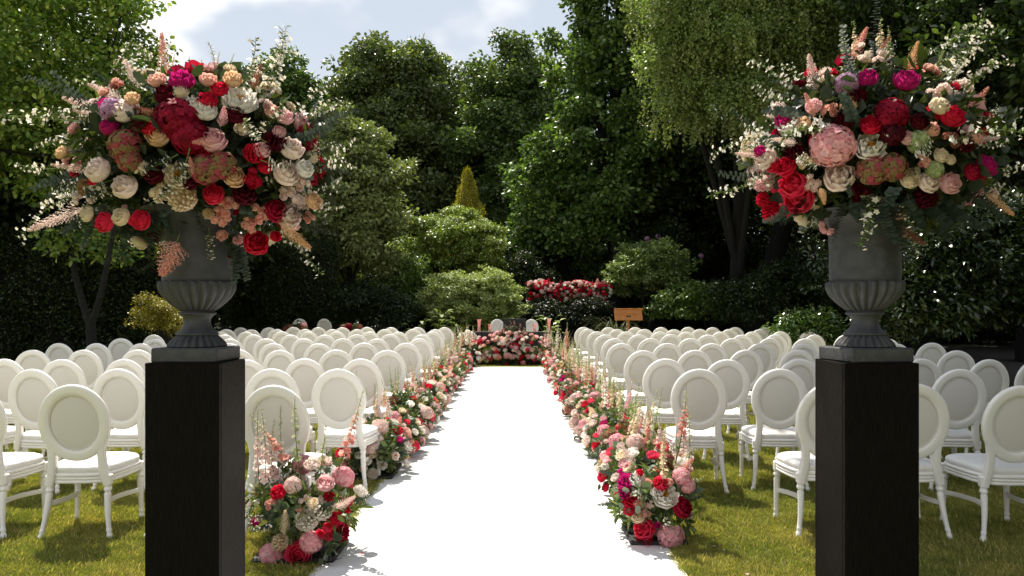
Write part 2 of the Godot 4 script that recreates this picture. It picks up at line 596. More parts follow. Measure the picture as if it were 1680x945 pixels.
func make_chair() -> Node3D:
	var t := thing("oval_back_chair", "white oval-back chair", "chair")
	var lean := Transform3D(Basis(Vector3.RIGHT, 0.13), Vector3(0, 0.43, 0.215))
	var n := 44
	# oval frame
	var m := MB.new()
	var prof := [Vector2(-0.034, -0.006), Vector2(-0.031, -0.014), Vector2(-0.016, -0.019), Vector2(0.02, -0.019), Vector2(0.031, -0.014), Vector2(0.035, -0.005), Vector2(0.035, 0.006), Vector2(0.031, 0.015), Vector2(0.02, 0.02), Vector2(-0.014, 0.02), Vector2(-0.018, 0.016), Vector2(-0.026, 0.016), Vector2(-0.031, 0.012), Vector2(-0.034, 0.004)]
	var p := PackedVector3Array()
	for k in n:
		var a := TAU * k / n
		for q in prof:
			p.append(lean * Vector3(cos(a) * (0.185 + q.x), 0.312 + sin(a) * (0.212 + q.x), q.y))
	m.grid(p, prof.size(), true, true)
	part(t, "back_frame", m.done(), M.paint)
	# upholstered panel, slightly domed on both faces
	m = MB.new()
	for s in [-1.0, 1.0]:
		p = PackedVector3Array()
		for ring in 7:
			var f := 1.0 - ring / 6.0
			for k in n:
				var a := TAU * k / n
				p.append(lean * Vector3(cos(a) * 0.153 * f, 0.312 + sin(a) * 0.180 * f, s * (0.002 + 0.012 * sqrt(1.0 - f * f * 0.999))))
		if s > 0: p.reverse()
		m.grid(p, n, true)
	part(t, "back_panel", m.done(), M.linen)
	m = MB.new()
	for s in [-1.0, 1.0]:
		p = PackedVector3Array()
		for k in n:
			var a := TAU * k / n
			for j in 6:
				var b := TAU * j / 6
				p.append(lean * Vector3(cos(a) * (0.149 + 0.004 * cos(b)), 0.312 + sin(a) * (0.176 + 0.004 * cos(b)), s * 0.007 + 0.004 * sin(b)))
		m.grid(p, 6, true, true)
	part(t, "piping", m.done(), M.linen)
	for s in [-1.0, 1.0]:
		m = MB.new()
		var path := PackedVector3Array()
		var top := lean * Vector3(s * 0.168, 0.205, 0)
		var mid := lean * Vector3(s * 0.128, 0.09, 0)
		var low := Vector3(s * 0.178, 0.34, 0.207)
		path = curve(top, mid, low, 10)
		m.bar(path, 0.046, 0.034, 0.05, 0.05, Vector3.RIGHT)
		part(t, "back_post", m.done(), M.paint)
	# grooved seat rail
	m = MB.new()
	var rp := [Vector2(-0.03, 0.352), Vector2(-0.002, 0.352), Vector2(0.003, 0.355), Vector2(0.0045, 0.362), Vector2(0.003, 0.37), Vector2(-0.003, 0.373), Vector2(0.003, 0.376), Vector2(0.0055, 0.383), Vector2(0.003, 0.39), Vector2(-0.003, 0.393), Vector2(0.004, 0.396), Vector2(0.008, 0.404), Vector2(0.006, 0.414), Vector2(-0.004, 0.418), Vector2(-0.03, 0.418)]
	p = PackedVector3Array()
	for q in rp:
		for k in 48:
			var o := outline(k, 48)
			var d := o.normalized()
			p.append(Vector3(o.x + d.x * q.x, q.y, o.y + d.y * q.x))
	m.grid(p, 48, true)
	part(t, "seat_rail", m.done(), M.paint)
	m = MB.new()
	p = PackedVector3Array()
	for q in [Vector2(0.93, 0.412), Vector2(0.965, 0.416), Vector2(0.99, 0.424), Vector2(1.0, 0.436), Vector2(0.99, 0.449), Vector2(0.95, 0.459), Vector2(0.86, 0.468), Vector2(0.7, 0.475), Vector2(0.45, 0.48), Vector2(0.2, 0.481), Vector2(0.0, 0.479)]:
		for k in 48:
			var o := outline(k, 48)
			p.append(Vector3(o.x * q.x, q.y, o.y * q.x))
	m.grid(p, 48, true)
	part(t, "seat_cushion", m.done(), M.seat)
	for f in [true, false]:
		for s in [-1.0, 1.0]:
			part(t, "leg", turned_leg(f, s), M.paint)
	for s in [-1.0, 1.0]:
		m = MB.new()
		m.bar(curve(Vector3(s * 0.186, 0.225, 0.228), Vector3(s * 0.10, 0.215, 0.02), Vector3(s * 0.208, 0.205, -0.195), 12), 0.02, 0.03, 0.02, 0.03, Vector3.RIGHT)
		part(t, "stretcher", m.done(), M.paint)
	return t

const ORDINAL := ["first", "second", "third", "fourth", "fifth", "sixth", "seventh", "eighth", "ninth", "tenth", "eleventh", "twelfth"]

func make_chairs() -> void:
	var proto := make_chair()
	var r := rng(77)
	var first := true
	var rows := [4.77, 6.03, 7.35, 8.85, 10.4, 11.9, 13.4, 14.9, 16.4, 17.9]
	for side in [-1, 1]:
		for k in rows.size():
			var d: float = rows[k]
			var xs: Array[float] = []
			if side < 0:
				var step := 0.67 if k == 0 else 0.585 + 0.01 * sin(k * 2.1)
				var x0 := -1.43 if k == 0 else -1.33 - 0.035 * k + 0.02 * sin(k * 1.7)
				var count := 5 if k == 0 else 9
				for j in count: xs.append(x0 - step * j)
			else:
				if k == 0: xs.append_array([2.06, 2.58, 3.13, 3.71])
				else:
					var step := 0.70 if k == 1 else 0.605
					var x0 := 1.43 + 0.03 * k + 0.02 * sin(k * 1.3)
					var count := 5 if k == 1 else (7 if k < 4 else 8)
					for j in count: xs.append(x0 + step * j)
			for j in xs.size():
				var o: Node3D = proto if first else proto.duplicate()
				if not first:
					o.name = numbered("oval_back_chair")
					add_child(o)
				first = false
				var x: float = xs[j] + r.randf_range(-0.03, 0.03)
				var dd: float = d + 0.27 + r.randf_range(-0.07, 0.07)
				o.position = Vector3(x, rise(dd) - 0.002, -dd)
				o.rotation = Vector3(r.randf_range(-0.012, 0.012), r.randf_range(-0.11, 0.11), r.randf_range(-0.01, 0.01))
				tag(o, "white oval-back chair, %s side, %s row, %s seat from the carpet" % ["clipped hedge" if side < 0 else "lectern", ORDINAL[k], ORDINAL[j]], "chair", "white chairs in rows beside the carpet")
	# the couple's two chairs behind the signing table, and two set apart
	var extra := [[-0.33, 21.2, PI + 0.3, "white oval-back chair behind the flower mound, hedge side of the black upright panel"], [0.46, 21.2, PI - 0.3, "white oval-back chair behind the flower mound, lectern side of the black upright panel"],
		[-6.15, 22.2, 0.15, "pale oval-back chair apart from the rows, directly behind the rust and pink hydrangeas"], [-5.35, 22.1, -0.1, "pale oval-back chair apart from the rows, between the two hydrangea arrangements"]]
	for e in extra:
		var o: Node3D = proto.duplicate()
		o.name = numbered("oval_back_chair")
		add_child(o)
		o.position = ground(e[0], e[1])
		o.rotation.y = e[2]
		tag(o, e[3], "chair", "white chairs set apart behind the rows")

# ------------------------------------------------------------------ pedestals and urns
func make_pedestal(x: float, d: float, label: String) -> void:
	var w := 0.305
	var h := 1.222
	var t := thing("black_pedestal", label, "pedestal", Vector3(x, 0.0, -d))
	for k in 4:
		var m := MB.new()
		var long := w - 0.002 if k % 2 == 0 else w - 0.0405
		m.box(Vector3(0, h / 2, w / 2 - 0.01), Vector3(long, h, 0.02), 0.0022)
		part(t, "side_panel", m.done(), M.black_wood, Transform3D(Basis(Vector3.UP, PI / 2 * k), Vector3.ZERO))
	var top := MB.new()
	top.box(Vector3(0, h - 0.012, 0), Vector3(w - 0.042, 0.02, w - 0.042), 0.002)
	part(t, "top_panel", top.done(), M.black_wood)

func make_urn(x: float, d: float, label: String, turn: float) -> void:
	var y := 1.222
	var t := thing("garden_urn", label, "urn", Vector3(x, y, -d), turn)
	var m := MB.new()
	m.box(Vector3(0, 0.03, 0), Vector3(0.272, 0.06, 0.272), 0.006)
	part(t, "plinth", m.done(), M.lead)
	m = MB.new()
	m.lathe(PackedVector2Array([Vector2(0.0, 0.06), Vector2(0.118, 0.06), Vector2(0.121, 0.066), Vector2(0.116, 0.076), Vector2(0.106, 0.088), Vector2(0.094, 0.1), Vector2(0.084, 0.108), Vector2(0.08, 0.113)]), 132, 22, 0.014, 0.062, 0.11)
	m.lathe(PackedVector2Array([Vector2(0.083, 0.11), Vector2(0.087, 0.114), Vector2(0.084, 0.119), Vector2(0.073, 0.128), Vector2(0.062, 0.14), Vector2(0.055, 0.155), Vector2(0.053, 0.168), Vector2(0.055, 0.18), Vector2(0.062, 0.191), Vector2(0.071, 0.197), Vector2(0.077, 0.2), Vector2(0.077, 0.206), Vector2(0.068, 0.209), Vector2(0.068, 0.213)]), 64)
	part(t, "foot", m.done(), M.lead)
	m = MB.new()
	var prof := PackedVector2Array([Vector2(0.05, 0.21)])
	for k in 15:
		var a := k / 14.0
		prof.append(Vector2(0.066 + 0.092 * pow(sin(a * PI / 2), 0.85), 0.212 + 0.112 * a))
	prof.append_array([Vector2(0.157, 0.332), Vector2(0.15, 0.337), Vector2(0.14, 0.338)])
	m.lathe(prof, 176, 22, 0.018, 0.213, 0.335)
	part(t, "bowl", m.done(), M.lead)
	m = MB.new()
	m.lathe(PackedVector2Array([Vector2(0.139, 0.33), Vector2(0.141, 0.345), Vector2(0.1415, 0.37), Vector2(0.142, 0.42), Vector2(0.1425, 0.48), Vector2(0.1435, 0.54), Vector2(0.146, 0.575), Vector2(0.155, 0.6), Vector2(0.17, 0.615)]), 72)
	part(t, "body", m.done(), M.lead)
	m = MB.new()
	m.lathe(PackedVector2Array([Vector2(0.168, 0.612), Vector2(0.19, 0.622), Vector2(0.212, 0.632), Vector2(0.222, 0.635), Vector2(0.2235, 0.639), Vector2(0.222, 0.644), Vector2(0.2, 0.644), Vector2(0.17, 0.634), Vector2(0.135, 0.6), Vector2(0.13, 0.5), Vector2(0.0, 0.48)]), 72)
	part(t, "rim", m.done(), M.lead)

# ------------------------------------------------------------------ flowers
const TONE := {
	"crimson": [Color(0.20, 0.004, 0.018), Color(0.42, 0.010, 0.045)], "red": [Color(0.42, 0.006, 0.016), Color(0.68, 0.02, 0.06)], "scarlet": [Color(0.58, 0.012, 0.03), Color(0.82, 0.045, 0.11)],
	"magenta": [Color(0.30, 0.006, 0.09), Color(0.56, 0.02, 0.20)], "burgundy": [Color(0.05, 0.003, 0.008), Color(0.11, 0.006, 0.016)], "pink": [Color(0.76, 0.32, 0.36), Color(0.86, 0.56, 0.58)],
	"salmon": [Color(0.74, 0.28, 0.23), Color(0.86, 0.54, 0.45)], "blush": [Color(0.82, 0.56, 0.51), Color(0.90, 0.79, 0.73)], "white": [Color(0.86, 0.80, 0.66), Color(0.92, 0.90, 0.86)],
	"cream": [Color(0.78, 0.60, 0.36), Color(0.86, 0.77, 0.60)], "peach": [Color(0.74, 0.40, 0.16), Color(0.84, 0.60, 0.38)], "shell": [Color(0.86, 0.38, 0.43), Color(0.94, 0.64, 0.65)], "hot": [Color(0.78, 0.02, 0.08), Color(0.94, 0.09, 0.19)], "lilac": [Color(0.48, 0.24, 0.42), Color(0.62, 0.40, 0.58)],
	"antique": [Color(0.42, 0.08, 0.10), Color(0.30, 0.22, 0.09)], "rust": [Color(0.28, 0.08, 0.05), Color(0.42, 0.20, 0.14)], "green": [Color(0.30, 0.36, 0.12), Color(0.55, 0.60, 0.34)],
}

func petals(m: MB, r: RandomNumberGenerator, count: int, wide: float, rad: float, tip: Vector2, c0: Color, c1: Color, ruffle: float, off: float, base := Vector2(0.03, -0.34)) -> void:
	for k in count:
		var th := TAU * (k + off) / count + r.randf_range(-0.12, 0.12)
		var tp := tip * r.randf_range(0.92, 1.08)
		var ctl := Vector2(rad * 1.3, base.y * 0.75 + r.randf_range(-0.03, 0.03))
		var sh := r.randf_range(0.86, 1.08)
		var ph := r.randf() * TAU
		var n := m.v.size()
		for y in 5:
			var t := y / 4.0
			var q := base.lerp(ctl, t).lerp(ctl.lerp(tp, t), t)
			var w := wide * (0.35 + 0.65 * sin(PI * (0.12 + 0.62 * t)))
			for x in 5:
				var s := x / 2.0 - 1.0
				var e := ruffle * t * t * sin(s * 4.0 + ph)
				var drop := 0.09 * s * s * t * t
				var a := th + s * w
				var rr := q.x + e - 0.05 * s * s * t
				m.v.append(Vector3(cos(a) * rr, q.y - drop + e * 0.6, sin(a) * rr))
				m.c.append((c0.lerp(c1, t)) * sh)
		for y in 4:
			for x in 4:
				var a := n + y * 5 + x
				m.i.append_array(PackedInt32Array([a, a + 1, a + 6, a, a + 6, a + 5]))

func bloom_mesh(kind: String, tone: String, v: int) -> Mesh:
	var key := kind + tone + str(v)
	if bloom_cache.has(key): return bloom_cache[key]
	var r := rng(hash(key) % 100000)
	var m := MB.new()
	var a: Color = TONE[tone][0]
	var b: Color = TONE[tone][1]
	match kind:
		"peony":
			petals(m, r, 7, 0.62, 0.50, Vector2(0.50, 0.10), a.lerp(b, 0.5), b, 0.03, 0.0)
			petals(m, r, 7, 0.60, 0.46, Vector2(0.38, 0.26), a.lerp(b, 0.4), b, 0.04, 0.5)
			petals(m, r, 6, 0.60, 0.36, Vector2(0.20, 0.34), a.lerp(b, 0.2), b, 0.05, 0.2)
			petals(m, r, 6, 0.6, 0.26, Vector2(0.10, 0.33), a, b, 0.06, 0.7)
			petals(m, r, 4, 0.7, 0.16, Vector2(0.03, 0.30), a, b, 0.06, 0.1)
		"open_peony":
			petals(m, r, 8, 0.52, 0.48, Vector2(0.58, 0.02), a.lerp(b, 0.6), b, 0.05, 0.0)
			petals(m, r, 7, 0.52, 0.42, Vector2(0.48, 0.16), a.lerp(b, 0.6), b, 0.06, 0.5)
			petals(m, r, 7, 0.46, 0.34, Vector2(0.34, 0.25), a.lerp(b, 0.4), b, 0.07, 0.2)
			petals(m, r, 6, 0.4, 0.24, Vector2(0.20, 0.24), a.lerp(b, 0.3), b, 0.07, 0.4)
			for k in 46:
				m.col = Color(0.72, 0.36, 0.03) * r.randf_range(0.7, 1.15)
				var d := Vector3(r.randf_range(-0.5, 0.5), 1.0, r.randf_range(-0.5, 0.5)).normalized()
				m.leaf(Vector3(0, -0.16, 0), d, Vector3(r.randf_range(-1, 1), 0.1, r.randf_range(-1, 1)).normalized(), r.randf_range(0.3, 0.38), 0.05)
		"rose":
			petals(m, r, 5, 0.74, 0.44, Vector2(0.52, 0.16), a.lerp(b, 0.5), b, 0.03, 0.0)
			petals(m, r, 5, 0.78, 0.42, Vector2(0.40, 0.29), a.lerp(b, 0.4), b, 0.02, 0.5)
			petals(m, r, 5, 0.8, 0.34, Vector2(0.27, 0.34), a.lerp(b, 0.3), b, 0.015, 0.2)
			petals(m, r, 4, 0.95, 0.24, Vector2(0.16, 0.36), a.lerp(b, 0.15), b, 0.01, 0.6)
			petals(m, r, 3, 1.2, 0.15, Vector2(0.08, 0.37), a, b, 0.01, 0.3)
			petals(m, r, 2, 1.7, 0.07, Vector2(0.03, 0.36), a * 0.8, a, 0.0, 0.0)
		"dahlia":
			for k in 6:
				var t := k / 5.0
				var el := lerpf(-0.25, 1.35, t)
				petals(m, r, [15, 15, 13, 10, 7, 4][k], 0.24, 0.42 * cos(el * 0.9) + 0.05, Vector2(0.52 * cos(el) + 0.02, 0.02 + 0.40 * sin(el)), a, b, 0.05, 0.5 * (k % 2), Vector2(0.03, -0.28 + 0.1 * t))
		"hydrangea":
			var n := 120
			for k in n:
				var y := 1.0 - 1.62 * (k + 0.5) / n
				var th := k * 2.39996 + r.randf_range(-0.2, 0.2)
				var s := sqrt(maxf(0.0, 1 - y * y))
				var nd := Vector3(cos(th) * s, y, sin(th) * s)
				nd = (nd + rdir(r) * 0.22).normalized()
				var pos := Vector3(cos(th) * s, y * 0.88, sin(th) * s) * r.randf_range(0.40, 0.47)
				var bs := facing(nd, r.randf() * TAU)
				var mixing := r.randf()
				if tone == "antique": mixing = smoothstep(0.35, 0.65, mixing)
				for j in 4:
					m.col = a.lerp(b, mixing) * r.randf_range(0.86, 1.1)
					var pd := bs * Vector3(cos(j * PI / 2), 0.12, sin(j * PI / 2)).normalized()
					m.leaf(pos, pd, bs.y, 0.118, 0.115, 0.35)
			m.col = a.lerp(b, 0.35) * 0.8
			m.lathe(PackedVector2Array([Vector2(0, -0.42), Vector2(0.2, -0.3), Vector2(0.34, 0.0), Vector2(0.26, 0.24), Vector2(0, 0.34)]), 10)
		"spray":
			for q in [Vector3(0, 0.1, 0), Vector3(0.3, -0.04, 0.1), Vector3(-0.24, 0.0, 0.24), Vector3(-0.12, -0.08, -0.3), Vector3(0.2, -0.1, -0.26)]:
				var one := MB.new()
				petals(one, r, 5, 0.75, 0.44, Vector2(0.48, 0.16), a, b, 0.03, 0.0)
				petals(one, r, 4, 0.85, 0.34, Vector2(0.28, 0.3), a, b, 0.02, 0.5)
				petals(one, r, 3, 1.2, 0.2, Vector2(0.1, 0.33), a, a.lerp(b, 0.6), 0.02, 0.2)
				m.append(one, Transform3D(facing((q + Vector3(0, 0.35, 0)).normalized(), r.randf() * 6.0).scaled(Vector3.ONE * 0.42), q))
	var mesh := m.done()
	bloom_cache[key] = mesh
	return mesh

const SHOWN := {"peony": "peony", "open_peony": "open_peony", "rose": "rose", "dahlia": "dahlia", "hydrangea": "hydrangea_head", "spray": "spray_roses"}

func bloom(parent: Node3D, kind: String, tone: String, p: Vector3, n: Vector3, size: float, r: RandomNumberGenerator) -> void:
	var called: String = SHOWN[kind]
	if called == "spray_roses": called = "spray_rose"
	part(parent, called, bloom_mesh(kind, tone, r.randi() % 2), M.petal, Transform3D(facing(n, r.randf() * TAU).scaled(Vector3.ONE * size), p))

func floret(m: MB, p: Vector3, n: Vector3, s: float, col: Color, r: RandomNumberGenerator, k := 5) -> void:
	var bs := facing(n, r.randf() * TAU)
	for j in k:
		m.col = col * r.randf_range(0.88, 1.1)
		m.leaf(p, bs * Vector3(cos(TAU * j / k), 0.35, sin(TAU * j / k)).normalized(), bs.y, s, s * 0.8, 0.3)

# stems one metre long along +y, placed by plume()
func stem_mesh(kind: String, tone: String, v: int) -> Mesh:
	var key := "stem" + kind + tone + str(v)
	if bloom_cache.has(key): return bloom_cache[key]
	var r := rng(hash(key) % 99991)
	var m := MB.new()
	var a: Color = TONE[tone][0]
	var b: Color = TONE[tone][1]
	var bend := Vector3(r.randf_range(-0.08, 0.08), 0.5, r.randf_range(-0.08, 0.08))
	var path := curve(Vector3.ZERO, bend, Vector3(0, 1, 0), 12)
	m.col = Color(0.20, 0.26, 0.09)
	match kind:
		"delphinium_spike":
			m.tube(path, taper(13, 0.005, 0.0016), 5)
			for k in 40:
				var t := 0.34 + 0.66 * k / 40.0
				var p := path[int(t * 12)].lerp(path[mini(12, int(t * 12) + 1)], fmod(t * 12, 1.0))
				var th := k * 2.4
				var d := Vector3(cos(th), 0.35 + 0.5 * t, sin(th)).normalized()
				var s := lerpf(0.036, 0.011, smoothstep(0.34, 1.0, t)) * r.randf_range(0.75, 1.15)
				var bud := smoothstep(0.62, 0.95, t + r.randf_range(-0.1, 0.1))
				if r.randf() < 0.22: continue
				floret(m, p + d * s * 0.6, d, s, a.lerp(b, r.randf()).lerp(Color(0.45, 0.50, 0.24), bud), r, 5 if bud < 0.6 else 3)
			for k in 8:
				m.col = Color(0.07, 0.11, 0.03)
				var t := r.randf_range(0.05, 0.4)
				m.leaf(path[int(t * 12)], Vector3(r.randf_range(-1, 1), 0.5, r.randf_range(-1, 1)).normalized(), Vector3.UP, 0.07, 0.014)
		"astilbe_plume":
			m.tube(path, taper(13, 0.006, 0.002), 5)
			for k in 90:
				var t := 0.16 + 0.84 * k / 90.0
				var p := path[int(t * 12)].lerp(path[mini(12, int(t * 12) + 1)], fmod(t * 12, 1.0))
				var th := k * 2.4
				var d := Vector3(cos(th), 0.95, sin(th)).normalized()
				var ln := 0.30 * pow(1.0 - t, 0.8) + 0.03
				for j in 9:
					var u := (j + 0.5) / 9.0
					m.col = a.lerp(b, r.randf_range(0.2, 1.0)) * r.randf_range(0.8, 1.1)
					m.leaf(p + d * ln * u, (d + rdir(r) * 0.8).normalized(), rdir(r), 0.042 * (1.2 - 0.6 * u), 0.02, 0.2)
		"blossom_branch":
			path = curve(Vector3.ZERO, Vector3(0.12 * (1 if v == 0 else -1), 0.55, 0.05), Vector3(0, 1, 0), 12)
			m.tube(path, taper(13, 0.005, 0.0015), 5)
			for k in 36:
				var t := 0.2 + 0.8 * k / 36.0
				var p := path[int(t * 12)].lerp(path[mini(12, int(t * 12) + 1)], fmod(t * 12, 1.0))
				var th := k * 2.4 + r.randf()
				var d := Vector3(cos(th), r.randf_range(-0.1, 0.7), sin(th)).normalized()
				for j in r.randi_range(0, 2):
					var s := lerpf(0.026, 0.014, t) * r.randf_range(0.8, 1.25)
					floret(m, p + d * r.randf_range(0.015, 0.05) + rdir(r) * 0.012, (d + rdir(r) * 0.5).normalized(), s, a.lerp(b, r.randf()), r)
				m.col = Color(0.10, 0.15, 0.04) * r.randf_range(0.7, 1.3)
				m.leaf(p, (d + Vector3(0, 0.4, 0)).normalized(), Vector3.UP, r.randf_range(0.03, 0.055), 0.016)
		"eucalyptus_stem":
			path = curve(Vector3.ZERO, Vector3(0.1, 0.5, 0), Vector3(0, 1, 0), 12)
			m.col = Color(0.09, 0.08, 0.06)
			m.tube(path, taper(13, 0.004, 0.0012), 5)
			for k in 28:
				var t := 0.12 + 0.88 * k / 28.0
				var p := path[int(t * 12)].lerp(path[mini(12, int(t * 12) + 1)], fmod(t * 12, 1.0))
				for s in [0.0, PI]:
					var th: float = k * 1.57 + s + r.randf_range(-0.4, 0.4)
					var d := Vector3(cos(th), 0.35, sin(th)).normalized()
					m.col = Color(0.085, 0.115, 0.085) * r.randf_range(0.6, 1.25)
					m.leaf(p, d, (Vector3(-d.x, 1.2, -d.z) + rdir(r) * 0.5).normalized(), lerpf(0.066, 0.03, t) * r.randf_range(0.8, 1.2), lerpf(0.06, 0.028, t), 0.25)
	var mesh := m.done()
	bloom_cache[key] = mesh
	return mesh

func stem(parent: Node3D, kind: String, tone: String, from: Vector3, to: Vector3, r: RandomNumberGenerator, fat := 1.0) -> void:
	var l := from.distance_to(to)
	var bs := facing(to - from, r.randf() * TAU)
	var s := lerpf(l, 1.0, 0.35) * fat if kind != "astilbe_plume" else l * fat * 1.12
	part(parent, kind, stem_mesh(kind, tone, r.randi() % 2), M.petal, Transform3D(Basis(bs.x * s, bs.y * l, bs.z * s), from))

func clump(n: int, rad: float, ll: float, lw: float, col: Color, col2: Color, seed: int, flat := 0.7, up := 0.9, droop := 0.2) -> Mesh:
	var r := rng(seed)
	var m := MB.new()
	for k in n:
		var d := rdir(r)
		var p := Vector3(d.x, d.y * flat, d.z) * rad * pow(r.randf(), 0.45)
		var dir := (Vector3(d.x, d.y * 0.4 - droop, d.z) + rdir(r) * 0.7).normalized()
		m.col = col.lerp(col2, pow(r.randf(), 2.0)) * r.randf_range(0.75, 1.25)
		m.leaf(p, dir, (Vector3(0, up, 0) + rdir(r) * 0.95).normalized(), ll * r.randf_range(0.7, 1.25), lw * r.randf_range(0.75, 1.2))
	return m.done()

func greens(parent: Node3D, ctr: Vector3, rad: Vector3, n: int, seed: int, dark := 1.0, size := 1.0) -> void:
	var r := rng(seed)
	if not M.has("green_clumps"):
		M.green_clumps = [clump(46, 0.085, 0.05, 0.026, Color(0.045, 0.07, 0.02), Color(0.12, 0.15, 0.05), 31), clump(40, 0.09, 0.05, 0.042, Color(0.06, 0.085, 0.055), Color(0.13, 0.16, 0.11), 32), clump(60, 0.08, 0.055, 0.014, Color(0.05, 0.075, 0.018), Color(0.14, 0.18, 0.05), 33)]
	for w in 3:
		var xs: Array[Transform3D] = []
		var cs := PackedColorArray()
		for k in n / 3:
			var d := rdir(r) * pow(r.randf(), 0.5)
			var s := r.randf_range(0.8, 1.4) * size
			xs.append(Transform3D(Basis(rdir(r), r.randf() * TAU).scaled(Vector3.ONE * s), ctr + Vector3(d.x * rad.x, d.y * rad.y, d.z * rad.z)))
			var g := r.randf_range(0.7, 1.2) * dark
			cs.append(Color(g, g, g))
		copies(parent, "foliage" if w == 0 else "foliage_%03d" % w, M.green_clumps[w], M.leaf, xs, cs)

# listed: one bloom per line, "kind tone x y size" in pixels of an enlarged view (ox, oy, k); they sit on an ellipsoid round c
func listed_blooms(t: Node3D, text: String, ox: float, oy: float, k: float, c: Vector3, rad: Vector3, r: RandomNumberGenerator, big := 1.0) -> void:
	for line in text.split("\n", false):
		var w := line.split(" ", false)
		if w.size() < 5: continue
		var px := ox + float(w[2]) / k
		var py := oy + float(w[3]) / k
		var d := -c.z
		var p := at(px, py, d)
		for pass_ in 3:
			var u := (p.x - c.x) / rad.x
			var v := (p.y - c.y) / rad.y
			var z := rad.z * sqrt(maxf(0.02, 1.0 - u * u - v * v))
			d = -c.z - z * 0.94
			p = at(px, py, d)
		var size := float(w[4]) / k / FOCAL * d * big
		var n := Vector3((p.x - c.x) / rad.x, (p.y - c.y) / rad.y + 0.68, (p.z - c.z) / rad.z + 0.35).normalized()
		p -= n * size * 0.15
		bloom(t, w[0], w[1], p - t.position, n, size, r)

func listed_stems(t: Node3D, text: String, ox: float, oy: float, k: float, c: Vector3, r: RandomNumberGenerator) -> void:
	# "kind tone x0 y0 x1 y1 near0 near1 fat"
	for line in text.split("\n", false):
		var w := line.split(" ", false)
		if w.size() < 9: continue
		var a := at(ox + float(w[2]) / k, oy + float(w[3]) / k, -c.z - float(w[6]))
		var b := at(ox + float(w[4]) / k, oy + float(w[5]) / k, -c.z - float(w[7]))
		stem(t, w[0], w[1], a - t.position, b - t.position, r, float(w[8]))

func sprigs(t: Node3D, c: Vector3, rad: Vector3, n: int, r: RandomNumberGenerator) -> void:
	for k in n:
		var d := rdir(r)
		d.z = absf(d.z)
		d.y = d.y * 0.9 - 0.05
		d = d.normalized()
		var p := c - t.position + Vector3(d.x * rad.x, d.y * rad.y, d.z * rad.z) * 0.8
		var kd: String = ["blossom_branch", "eucalyptus_stem", "blossom_branch", "astilbe_plume"][k % 4]
		var l := r.randf_range(0.1, 0.17)
		stem(t, kd, {"eucalyptus_stem": "green", "blossom_branch": "white", "astilbe_plume": ["blush", "salmon", "rust"][r.randi() % 3]}[kd], p, p + (d + rdir(r) * 0.6).normalized() * l, r, 0.75)

func front_fill(t: Node3D, c: Vector3, rad: Vector3, n: int, r: RandomNumberGenerator) -> void:
	# small blooms deep between the large ones
	for k in n:
		var d := rdir(r)
		d.z = absf(d.z)
		d = d.normalized()
		var p := c + Vector3(d.x * rad.x, d.y * rad.y, d.z * rad.z) * r.randf_range(0.84, 0.96)
		var kd: String = ["spray", "rose", "spray", "dahlia"][k % 4]
		var tone: String = ["salmon", "crimson", "blush", "burgundy", "cream", "pink", "rust", "red"][r.randi() % 8]
		bloom(t, kd, tone, p - t.position, (d + Vector3(0, 0.5, 0)).normalized(), r.randf_range(0.035, 0.06) * (1.5 if kd == "spray" else 1.0), r)

func round_fill(t: Node3D, c: Vector3, rad: Vector3, n: int, r: RandomNumberGenerator, tones: Array, sizes: Vector2, back := true) -> void:
	# blooms round the sides and the far face
	for k in n:
		var d := rdir(r)
		if back: d.z = -absf(d.z) * 0.95 + 0.12
		d.y = d.y * 0.75 + 0.18
		d = d.normalized()
		var kinds := ["rose", "peony", "rose", "spray", "hydrangea"]
		var kd: String = kinds[r.randi() % 5]
		var s := r.randf_range(sizes.x, sizes.y) * (1.5 if kd == "hydrangea" else 1.0)
		bloom(t, kd, tones[r.randi() % tones.size()], c + Vector3(d.x * rad.x, d.y * rad.y, d.z * rad.z) * 0.95 - t.position, d, s, r)

func loose_ends(t: Node3D, c: Vector3, rad: Vector3, n: int, r: RandomNumberGenerator) -> void:
	for k in n:
		var d := rdir(r)
		d.y = d.y * 0.8 + 0.15
		d.z *= 0.4
		d = d.normalized()
		var p := c - t.position + Vector3(d.x * rad.x, d.y * rad.y, d.z * rad.z) * 0.75
		var kd: String = ["blossom_branch", "eucalyptus_stem", "eucalyptus_stem", "blossom_branch", "blossom_branch"][k % 5]
		var tone: String = {"blossom_branch": "white", "eucalyptus_stem": "green", "astilbe_plume": "blush", "delphinium_spike": "cream"}[kd]
		var l := r.randf_range(0.22, 0.36) * (0.7 if kd == "astilbe_plume" else 1.0)
		stem(t, kd, tone, p, p + (d + rdir(r) * 0.25 + Vector3(0, 0.1, 0)).normalized() * l, r, 1.1)

